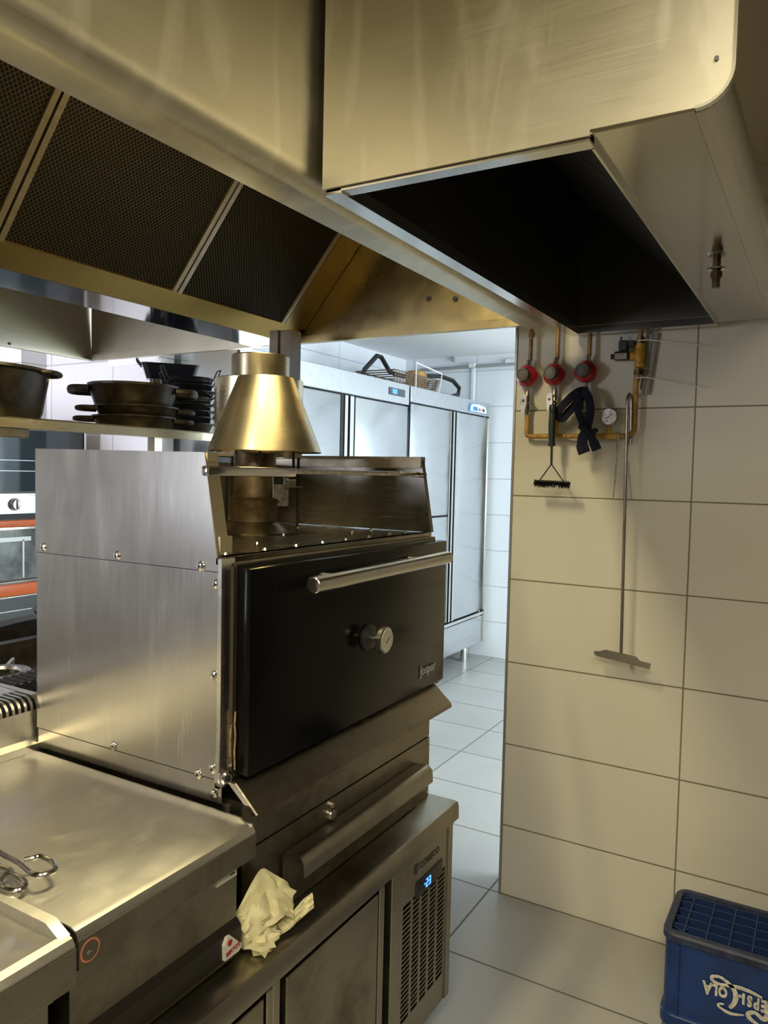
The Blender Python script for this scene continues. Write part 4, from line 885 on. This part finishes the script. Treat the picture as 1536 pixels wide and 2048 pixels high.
for i, (x, z, dz) in enumerate(((-.920, 1.872, 0), (-.824, 1.874, 0), (-.716, 1.878, 0))):
    part('riser_pipe', MB().tube([(x+.008, YP, z+.05), (x+.010, YP, 2.44)], .0075, 10), BRN, gp)
    rgl = part('gas_regulator', MB().lathe([(.028, .0), (.037, .008), (.0385, .014), (.0385, .020), (.034, .030), (.026, .040), (.020, .044)], (x, YP+.012, z), (0, -1, 0), 40), REDM, gp, 'round red regulator')
    part('cap', MB().lathe([(.021, .040), (.023, .044), (.0215, .066), (.0205, .068), (.0170, .068), (.0165, .0655), (.0145, .0655), (.0140, .068), (.001, .0685)], (x, YP+.012, z), (0, -1, 0), 36), CAPG, rgl)
    part('union', MB().lathe([(.012, .034), (.012, .044), (.010, .046), (.010, .056)], (x+.004, YP, z), (0, 0, 1), 8), CHROME if i < 2 else CHROMED, rgl)
    part('union', MB().lathe([(.010, -.056), (.010, -.044), (.011, -.042), (.011, -.034)], (x, YP, z), (0, 0, 1), 8), CHROMED, rgl)
    if i < 3:
        vz = z-.092
        vl = part('ball_valve', MB().lathe([(.0095, -.040), (.0095, -.026), (.0125, -.024), (.0135, -.004), (.0135, .012), (.0115, .020), (.0095, .022), (.0095, .042)], (x+.001, YP, vz), (0, 0, 1), 10), CHROMED, gp)
        dx = (0.0, -.004, .003)[i]
        lv = [(x-.012+dx, vz+.024), (x+.006+dx, vz+.026), (x+.008+dx, vz-.006), (x+.001+dx, vz-.038), (x-.010+dx, vz-.032), (x-.014+dx, vz-.004)]
        part('lever', MB().prism(lv, 1, YP-.026, YP-.022), CHROMED, vl)
        part('lever_screw', MB().lathe([(.005, 0), (.004, .004)], (x-.004+dx, YP-.026, vz+.006), (0, -1, 0), 10), SOOTPIPE, vl)
        part('side_plug', MB().lathe([(.007, .008), (.007, .022), (.004, .024)], (x, YP, vz), (1, -.2, 0), 10), CHROMED, vl)
    part('neck', MB().tube([(x+.001, YP, z-.055), (x+.001, YP, vz+.03)], .008, 8).tube([(x+.001, YP, vz-.03), (x+.002, YP, zb+.004)], .0075, 10), CHROMED if i == 0 else BRN, gp)
part('pipe_coupling', MB().lathe([(.0115, 0), (.0115, .018)], (-.910, YP, 2.005), (0, 0, 1), 10), BRN, gp)
# pressure gauge
gg = part('pressure_gauge', MB().lathe([(.022, 0), (.0275, .003), (.0275, .020), (.0255, .022), (.0235, .022)], (-.633, YP+.008, 1.727), (0, -1, 0), 36), CHROMED, gp, 'round white pressure gauge')
part('dial', MB().lathe([(.0238, 0), (.0238, .0006)], (-.633, YP-.0125, 1.727), (0, -1, 0), 36), plain('gauge_face', (.62, .65, .63), .25), gg)
gm = MB().tube([(-.622, YP-.0145, 1.735), (-.645, YP-.0145, 1.717)], .0011, 6)
for k in range(10):
    a = math.radians(-50+k*31); gm.tube([(-.633+.018*math.cos(a), YP-.0138, 1.727+.018*math.sin(a)), (-.633+.0215*math.cos(a), YP-.0138, 1.727+.0215*math.sin(a))], .0006, 4)
gm.box(-.641, -.634, YP-.0142, YP-.0135, 1.711, 1.714)
part('pointer', gm, BLACKP, gg)
part('gauge_stem', MB().tube([(-.634, YP, 1.70), (-.634, YP, 1.69)], .006, 8).tube([(-.634, YP, 1.69), (-.634, YP, zb)], .0085, 10), YEL, gg)
# solenoid valve at the top right
sx_, sz_ = -.545, 1.925
sv = part('solenoid_valve', MB().lathe([(.014, -.042), (.017, -.036), (.017, -.028), (.0145, -.026), (.0165, -.015), (.017, .010), (.013, .018), (.0155, .024), (.0155, .034)], (sx_, YP, sz_), (0, 0, 1), 20).tube([(sx_, YP, sz_-.003), (sx_-.030, YP-.004, sz_-.003)], [.014, .0125], 14), plain('valve_yellow', (.50, .27, .015), .45), gp, 'yellow valve body')
part('coil', MB().box(sx_-.078, sx_-.032, YP-.018, YP+.010, sz_-.017, sz_+.012, .004, 2).lathe([(.009, 0), (.009, .012)], (sx_-.090, YP-.004, sz_-.003), (1, 0, 0), 10), BLACKP, sv)
part('coil_label', MB().box(sx_-.074, sx_-.037, YP-.0195, YP-.018, sz_-.014, sz_+.004), plain('coil_label', (.38, .34, .27), .5), sv)
part('label_print', MB().box(sx_-.072, sx_-.045, YP-.0202, YP-.0195, sz_-.001, sz_+.001).box(sx_-.072, sx_-.042, YP-.0202, YP-.0195, sz_-.006, sz_-.005).box(sx_-.072, sx_-.050, YP-.0202, YP-.0195, sz_-.010, sz_-.009), plain('label_print', (.30, .10, .04), .5), sv)
part('reset_box', MB().box(sx_-.064, sx_-.036, YP-.020, YP+.006, sz_+.012, sz_+.046, .003, 1).box(sx_-.036, sx_-.012, YP-.018, YP+.004, sz_+.024, sz_+.044, .003, 1).tube([(sx_-.062, YP, sz_+.04), (sx_-.060, YP, sz_+.06)], .003, 6), BLACKP, sv)
part('union_nut', MB().lathe([(.0165, 0), (.0165, .018)], (sx_-.002, YP, sz_-.064), (0, 0, 1), 6), SOOTPIPE, gp)
part('union_nut', MB().lathe([(.0140, 0), (.0140, .022)], (sx_, YP, sz_+.034), (0, 0, 1), 6), SOOTPIPE, gp)
part('riser_pipe', MB().tube([(sx_, YP, sz_+.05), (sx_, YP, 2.44)], .009, 10), BRN, gp)
part('riser_pipe', MB().tube([(-.552, YP, 1.84), (sx_-.003, YP, sz_-.062)], .0105, 12), BRN, gp)
tie = plain('cable_tie', (.62, .60, .52), .4)
part('cable_tie', MB().tube([(sx_-.006, YP-.012, 1.968), (sx_+.03, YP-.03, 1.965), (-.362, YP-.02, 1.941)], .0018, 6, flat=.5), tie, gp)
part('cable_tie', MB().tube([(sx_-.010, YP-.012, 1.850), (sx_+.03, YP-.03, 1.847), (-.362, YP-.02, 1.812)], .0018, 6, flat=.5), tie, gp)
part('cable_loop', MB().tube([(-.565, YP-.004, zb-.006), (-.566, YP-.014, zb-.020), (-.578, YP-.014, zb-.028)], .0016, 6), BLACKP, gp)
solo('cable_channel', MB().tube([(-.502, YW-.010, 1.995), (-.525, YW-.010, 1.800)], .011, 12, flat=.6).tube([(-.515, YW-.016, 1.99), (-.537, YW-.016, 1.815)], .008, 10, flat=.6), plain('channel_grey', (.26, .255, .22), .5), 'slanted grey cable channel on the tiles right of the yellow valve', 'cable channel', (-.512, YW, 1.80))

# wire grill brush hanging from the second valve
YBr = 2.492
gb_ = thing('grill_brush', 'black wire grill brush with rubber grip hanging head-down from the gas pipe', 'brush', (-.808, YBr, 1.5))
part('grip', MB().lathe([(.010, 0), (.0125, .001), (.0125, .010), (.0105, .012), (.0115, .03), (.0125, .07), (.0115, .105), (.0105, .110), (.0120, .114), (.0130, .122), (.0115, .132), (.009, .138)], (-.8085, YBr, 1.628), (0, 0, 1), 16), plain('grip_rubber', (.014, .022, .022), .45), gb_)
part('shaft', MB().tube([(-.8075, YBr, 1.632), (-.8065, YBr, 1.566)], .0042, 8).tube([(-.8065, YBr, 1.568), (-.846, YBr, 1.512)], .0022, 8).tube([(-.8065, YBr, 1.568), (-.764, YBr, 1.512)], .0022, 8), BLACKP, gb_)
part('hook', MB().tube([(-.808, YBr, 1.764), (-.812, YBr+.012, 1.776), (-.812, YP-.022, 1.780)], .003, 6), BLACKP, gb_)
br = MB().tube([(-.862, YBr, 1.511), (-.744, YBr, 1.508)], .004, 8)
rnd = random.Random(3)
for k in range(700):
    t_ = k/699; a = rnd.uniform(0, 2*PI); r = rnd.uniform(.010, .019)
    if math.sin(a) > .3: r *= .55
    x = -.864+.122*t_; zc = 1.506-.003*t_
    br.tube([(x, YBr, zc), (x+rnd.uniform(-.003, .003), YBr+math.cos(a)*r*.8, zc+math.sin(a)*r)], [.0014, .0007], 3)
part('bristles', br, plain('bristle_black', (.012, .012, .012), .5, .3), gb_)

# navy strap knotted round the third valve
NAVY = plain('navy_cloth', (.004, .006, .022), .85, 0, noise=.4, nscale=60, bump=.2)
def ribbon(mb, pts, w, th=.006, tw=None):
    pts = [V(p) for p in pts]; n = len(pts); rings = []
    for i, p in enumerate(pts):
        a = pts[max(0, i-1)]; b = pts[min(n-1, i+1)]; t = (b-a).normalized()
        s = t.cross(V((0, 1, 0)))
        s = s.normalized() if s.length > 1e-4 else V((1, 0, 0))
        ww = w[i] if isinstance(w, (list, tuple)) else w
        d = s.cross(t)*th
        rings.append([mb.bm.verts.new(p + s*ww*q + d*k) for q, k in ((-.5, 0), (-.42, 1), (-.2, 1.5), (0, .9), (.2, 1.5), (.42, 1), (.5, 0), (0, -.6))])
    for A, B in zip(rings, rings[1:]):
        for k in range(8): mb.bm.faces.new((A[k], A[(k+1) % 8], B[(k+1) % 8], B[k]))
    mb.bm.faces.new(rings[0][::-1]); mb.bm.faces.new(rings[-1]); return mb
ya = 2.505
nv = MB()
ribbon(nv, smooth([(-.706, ya+.03, 1.812), (-.722, ya+.004, 1.810), (-.745, ya, 1.796), (-.770, ya, 1.772), (-.788, ya, 1.752), (-.796, ya+.006, 1.735), (-.784, ya+.016, 1.722), (-.765, ya+.018, 1.742), (-.740, ya+.016, 1.768), (-.715, ya+.016, 1.800)]), .028)
ribbon(nv, smooth([(-.724, ya+.010, 1.808), (-.728, ya, 1.785), (-.728, ya-.004, 1.755), (-.718, ya-.006, 1.728), (-.708, ya-.006, 1.705), (-.700, ya-.006, 1.685)]), .026)
ribbon(nv, smooth([(-.722, ya+.012, 1.812), (-.705, ya-.002, 1.806), (-.690, ya-.006, 1.780), (-.684, ya-.006, 1.745), (-.688, ya-.006, 1.712), (-.694, ya-.006, 1.685)]), .028)
ribbon(nv, smooth([(-.694, ya-.010, 1.690), (-.704, ya-.012, 1.660), (-.706, ya-.010, 1.630), (-.698, ya-.008, 1.606)]), [.028]*4+[.034]*4+[.040]*5)
ribbon(nv, smooth([(-.692, ya-.010, 1.680), (-.678, ya-.012, 1.660), (-.668, ya-.010, 1.640), (-.658, ya-.008, 1.616)]), [.024]*4+[.027]*4+[.032]*5)
for (x, z, r) in ((-.710, 1.690, .010), (-.698, 1.688, .013), (-.686, 1.680, .012), (-.676, 1.672, .012), (-.664, 1.680, .008)):
    nv.lathe([(r*.3, -r*1.1), (r*.8, -r*.7), (r, 0), (r*.8, r*.7), (r*.3, r*1.1)], (x, ya-.012, z), (.9, 0, -.35), 12)
solo('strap', nv, NAVY, 'dark navy cloth strap knotted around the third gas valve', 'strap', (-.71, ya, 1.65))

# ash rake hanging from the pipe
rk = thing('ash_rake', 'long thin steel ash rake hanging on the tiled wall, flat blade at the bottom', 'rake', (-.562, 2.52, .935))
part('rod', MB().tube(smooth([(-.5615, 2.522, .950), (-.5665, 2.521, 1.35), (-.5705, 2.519, 1.70), (-.5715, 2.520, 1.775), (-.571, 2.528, 1.792), (-.570, 2.540, 1.798), (-.569, 2.554, 1.792), (-.568, 2.562, 1.775), (-.566, 2.566, 1.64)], 5), .0052, 12), steel('rake_rod', (.42, .38, .33), .30, (30, 30, 4), .1, dirt=.3, dirtcol=(.25, .2, .15)), rk)
bl = MB().prism([(-.648, .952), (-.648, .944), (-.640, .937), (-.470, .918), (-.466, .936), (-.480, .938), (-.500, .940), (-.514, .953), (-.612, .962), (-.630, .954)], 1, 2.517, 2.521)
part('blade', bl, steel('rake_blade', (.46, .43, .38), .38, (30, 4, 30), .12, dirt=.5, dirtcol=(.25, .2, .14), dscale=30), rk)
# two thin skewers hanging from the pipe
sk_ = solo('skewer', MB().tube([(-.601, YP-.012, 1.668), (-.601, YP-.012, 1.648)], .0042, 8).tube([(-.601, YP-.012, 1.648), (-.605, YP-.012, 1.56), (-.610, YP-.008, 1.456)], [.0030, .0026, .0015], 8), CHROMED, 'thin metal skewer hanging from the yellow pipe, just left of the rake rod', 'skewer', (-.601, YP-.012, 1.668), 'skewers on the gas pipe')
solo('skewer', MB().tube([(-.576, YP-.012, 1.668), (-.574, YP-.012, 1.640)], .0036, 8).tube([(-.574, YP-.012, 1.640), (-.562, YP-.012, 1.55), (-.551, YP-.008, 1.456)], [.0028, .0026, .0015], 8), CHROMED, 'thin metal skewer hanging from the yellow pipe, just right of the rake rod', 'skewer', (-.576, YP-.012, 1.668), 'skewers on the gas pipe')

# ================================================================== BOTTLE CRATE
cr = thing('bottle_crate', 'blue plastic bottle crate with white soft drink script, upside down on the floor', 'crate', (-.15, 2.36, 0))
CX0, CX1, CY0, CY1, CZ = -.345, .055, 2.195, 2.460, .268
BLU = plain('crate_blue', (.006, .034, .165), .38, 0, noise=.2, nscale=12)
BLUD = plain('crate_rim_blue', (.022, .030, .075), .5, 0, noise=.5, nscale=30)
BLUI = plain('crate_inner_blue', (.016, .035, .12), .4)
def rl_(o, z, r=.035): return [(a, b, z) for a, b in rrect(CX0-o, CX1+o, CY0-o, CY1+o, max(.01, r+o))]
part('walls', MB().loops([rl_(.0, .0), rl_(.002, .040), rl_(-.003, .042), rl_(-.003, .205), rl_(-.003, .250), rl_(-.010, .250), rl_(-.010, .010), rl_(0, .0)]), BLU, cr)
part('rim', MB().loops([rl_(.001, .243), rl_(.004, .246), rl_(.004, CZ-.006), rl_(-.001, CZ), rl_(-.017, CZ), rl_(-.019, CZ-.010), rl_(-.010, .243), rl_(.001, .243)]), BLUD, cr, 'scuffed darker rim')
part('base_band', MB().loops([rl_(.001, 0), rl_(.0045, .004), rl_(.0045, .034), rl_(.001, .038), rl_(-.002, .038), rl_(-.002, 0), rl_(.001, 0)]), BLU, cr)
for xx in (CX0+.042, CX1-.046): part('rib', MB().box(xx, xx+.004, CY0-.003, CY0+.006, .035, .240), BLU, cr)
gd = MB(); nx, ny = 7, 5
gx0, gx1, gy0, gy1 = CX0+.020, CX1-.020, CY0+.020, CY1-.020
xs = [gx0+.030+k*.0575 for k in range(7)]
for x in xs:
    if x < gx1: gd.box(x-.0016, x+.0016, gy0, gy1, .06, CZ-.005)
for k in range(1, 5):
    y = gy0+(gy1-gy0)*k/5; gd.box(gx0, gx1, y-.0016, y+.0016, .06, CZ-.005)
gd.box(gx0, gx1, gy0+.005, gy0+.008, .06, CZ-.005).box(gx0, gx1, gy1-.010, gy1-.007, .06, CZ-.005)
part('divider_grid', gd, BLUI, cr)
for (sx2, sy2) in ((gx0, gy0), (gx0, gy1)):
    q = 1 if sy2 == gy0 else -1
    dgn = MB(); dgn.tube([(sx2, sy2+q*.030, CZ-.007), (sx2+.030, sy2+q*.012, CZ-.007), (sx2+.060, sy2+q*.004, CZ-.007)], .0016, 6).tube([(sx2+.006, sy2, CZ-.007), (sx2+.040, sy2+q*.036, CZ-.007)], .0016, 6)
    part('corner_brace', dgn, BLUI, cr)
part('bottom', MB().box(CX0+.01, CX1-.01, CY0+.01, CY1-.01, .006, .012), BLUI, cr)
# white script, rotated half a turn as the crate stands upside down
WHT = plain('crate_white', (.62, .60, .52), .5, 0, noise=.25, nscale=90)
yf = CY0-.0026+.0055
# local frame: a = distance to the left from the right-hand origin, h = up in the word's own sense
OX, OZ = -.036, .157
def LT(a, h): return (OX - a, yf-.004, OZ - h)
for word in ((('E', .044, .044, .60), ('P', .061, .042, .62), ('S', .079, .040, .62), ('I', .096, .038, .75), ('-', .1035, .036, .6)), (('O', .139, .038, .72), ('L', .163, .040, .70), ('A', .178, .046, .70))):
    txt = MB()
    for (ch, a, sz, sxx) in word:
        txt.text(ch, sz, LT(a, -.004), (-1, 0, 0), (0, 0, -1), .0012, 1, .0022, sx=sxx)
    part('lettering', txt, WHT, cr, 'white script lettering')
def sw(pts, ws):
    m = smooth([LT(a, h) for a, h in pts], 6); k = len(m)
    W = []
    for i in range(k):
        t = i/(k-1)*(len(ws)-1); j = min(int(t), len(ws)-2); W.append(1.45*(ws[j]*(1-(t-j)) + ws[j+1]*(t-j)))
    mb = MB(); rings = []
    for i, p in enumerate(m):
        a = m[max(0, i-1)]; b = m[min(k-1, i+1)]; t = (b-a).normalized(); s = t.cross(V((0, 1, 0))).normalized()
        rings.append([mb.bm.verts.new(p+s*W[i]/2), mb.bm.verts.new(p-s*W[i]/2), mb.bm.verts.new(p-s*W[i]/2+V((0, .0012, 0))), mb.bm.verts.new(p+s*W[i]/2+V((0, .0012, 0)))])
    for A, B in zip(rings, rings[1:]):
        for q in range(4): mb.bm.faces.new((A[q], A[(q+1) % 4], B[(q+1) % 4], B[q]))
    mb.bm.faces.new(rings[0][::-1]); mb.bm.faces.new(rings[-1]); return mb
part('script_swash', sw([(.096, .052), (.130, .060), (.158, .052), (.158, .044), (.146, .041)], [.002, .006, .004, .004, .003]).warp(lambda p: (p[0], p[1]-.0008, p[2])), WHT, cr)
part('script_swash', sw([(.132, .046), (.122, .030), (.118, .010), (.124, -.008), (.140, -.022), (.160, -.030), (.178, -.024), (.176, -.014), (.160, -.010), (.136, -.014), (.110, -.018), (.080, -.016), (.056, -.010)], [.006, .008, .009, .008, .006, .005, .006, .006, .005, .006, .007, .006, .004]), WHT, cr)
part('script_swash', sw([(.060, .066), (.082, .056), (.086, .044), (.070, .036), (.050, .046), (.040, .030), (.036, .000), (.030, -.024), (.006, -.034), (-.02, -.026), (-.03, -.006), (-.010, .012), (.020, .008)], [.004, .008, .008, .006, .008, .010, .010, .008, .006, .007, .008, .007, .005]), WHT, cr)

# ================================================================== CRUMPLED PAPER on the refrigerated counter
pp = MB(); rnd = random.Random(12)
from mathutils import noise as mn
def crumple(mb, c, rx, ry, rz, seed, amp, n=26, fold=0, squash=None):
    grid = []
    for i in range(n+1):
        th = PI*i/n; row = []
        for j in range(n*2):
            ph = 2*PI*j/(n*2)
            d = V((math.sin(th)*math.cos(ph), math.sin(th)*math.sin(ph), math.cos(th)))
            q = d*1.1 + V((seed, seed*.7, -seed))
            cell = mn.voronoi(q*1.15)[0]; rdg = cell[1]-cell[0]
            k = 1 + amp*(rdg*1.4-.45) + amp*.5*mn.noise(q*2.1)
            row.append(mb.bm.verts.new((c[0]+d.x*rx*k, c[1]+d.y*ry*k, max(CT+.0015, c[2]+d.z*rz*k))))
        grid.append(row)
    for i in range(n):
        for j in range(n*2):
            a, b = grid[i][j], grid[i][(j+1) % (n*2)]; c_, d_ = grid[i+1][(j+1) % (n*2)], grid[i+1][j]
            mb.bm.faces.new((a, b, c_, d_))
def leaf(mb, pts_top, pts_bot, n=10, amp=.004, seed=0):
    A = smooth(pts_top, 5); B = smooth(pts_bot, 5); m = min(len(A), len(B)); R = []
    for i in range(m):
        row = []
        for k in range(n+1):
            t = k/n; p = A[i].lerp(B[i], t); s = mn.noise(V((i*.35+seed, t*3, seed)))*amp + abs(mn.noise(V((t*4, i*.2, seed+5))))*amp
            row.append(mb.bm.verts.new(p + V((s, -s*.5, s*.6))))
        R.append(row)
    for i in range(m-1):
        for k in range(n): mb.bm.faces.new((R[i][k], R[i][k+1], R[i+1][k+1], R[i+1][k]))
crumple(pp, (-.893, 1.080, .680), .036, .046, .040, 3.1, .42, 11)
crumple(pp, (-.885, 1.145, .700), .026, .036, .034, 8.3, .42, 9)
crumple(pp, (-.862, 1.075, .662), .028, .034, .024, 5.5, .46, 9)
leaf(pp, [(-.880, 1.03, .70), (-.872, 1.06, .735), (-.868, 1.09, .745), (-.860, 1.12, .735), (-.852, 1.15, .70)], [(-.868, 1.04, .67), (-.856, 1.065, .685), (-.848, 1.09, .69), (-.845, 1.12, .69), (-.842, 1.14, .672)], seed=4, amp=.010, n=6)
leaf(pp, [(-.905, 1.035, .700), (-.900, 1.070, .742), (-.895, 1.105, .772), (-.890, 1.140, .748), (-.880, 1.17, .720)], [(-.885, 1.040, .660), (-.872, 1.075, .690), (-.870, 1.110, .705), (-.866, 1.140, .700), (-.862, 1.165, .690)], seed=2)
leaf(pp, [(-.868, 1.10, .668), (-.862, 1.14, .672), (-.850, 1.185, .690), (-.846, 1.205, .694)], [(-.860, 1.10, .650), (-.850, 1.14, .652), (-.842, 1.18, .664), (-.838, 1.20, .668)], seed=7, amp=.006)
mp_, nt_, b_ = newmat('yellow_paper'); b_.inputs['Base Color'].default_value = (.74, .68, .40, 1); b_.inputs['Roughness'].default_value = .7
b_.inputs['Subsurface Weight'].default_value = .25; b_.inputs['Subsurface Radius'].default_value = (.02, .015, .006); b_.inputs['Subsurface Scale'].default_value = .5
solo('paper_towel', pp, mp_, 'crumpled pale yellow paper towel on the low counter beside the drawer', 'paper towel', (-.885, 1.10, CT), smooth=True)

# ================================================================== CEILING LAMPS (outside the picture), one of them added to fill the hood side
for nm, lb_, x, y in (('ceiling_light', 'square ceiling lamp above the camera', .05, -.62), ('ceiling_light', 'added fill lamp right of the hood front', .42, .42), ('ceiling_light', 'square ceiling lamp nearest the entrance wall', .55, -1.9), ('ceiling_light', 'square ceiling lamp over the left aisle', -3.3, .2)):
    t_ = thing(nm, lb_, 'lamp', (x, y, 2.43))
    part('housing', MB().box(x-.33, x+.33, y-.33, y+.33, 2.425, 2.46), PAINTW, t_)
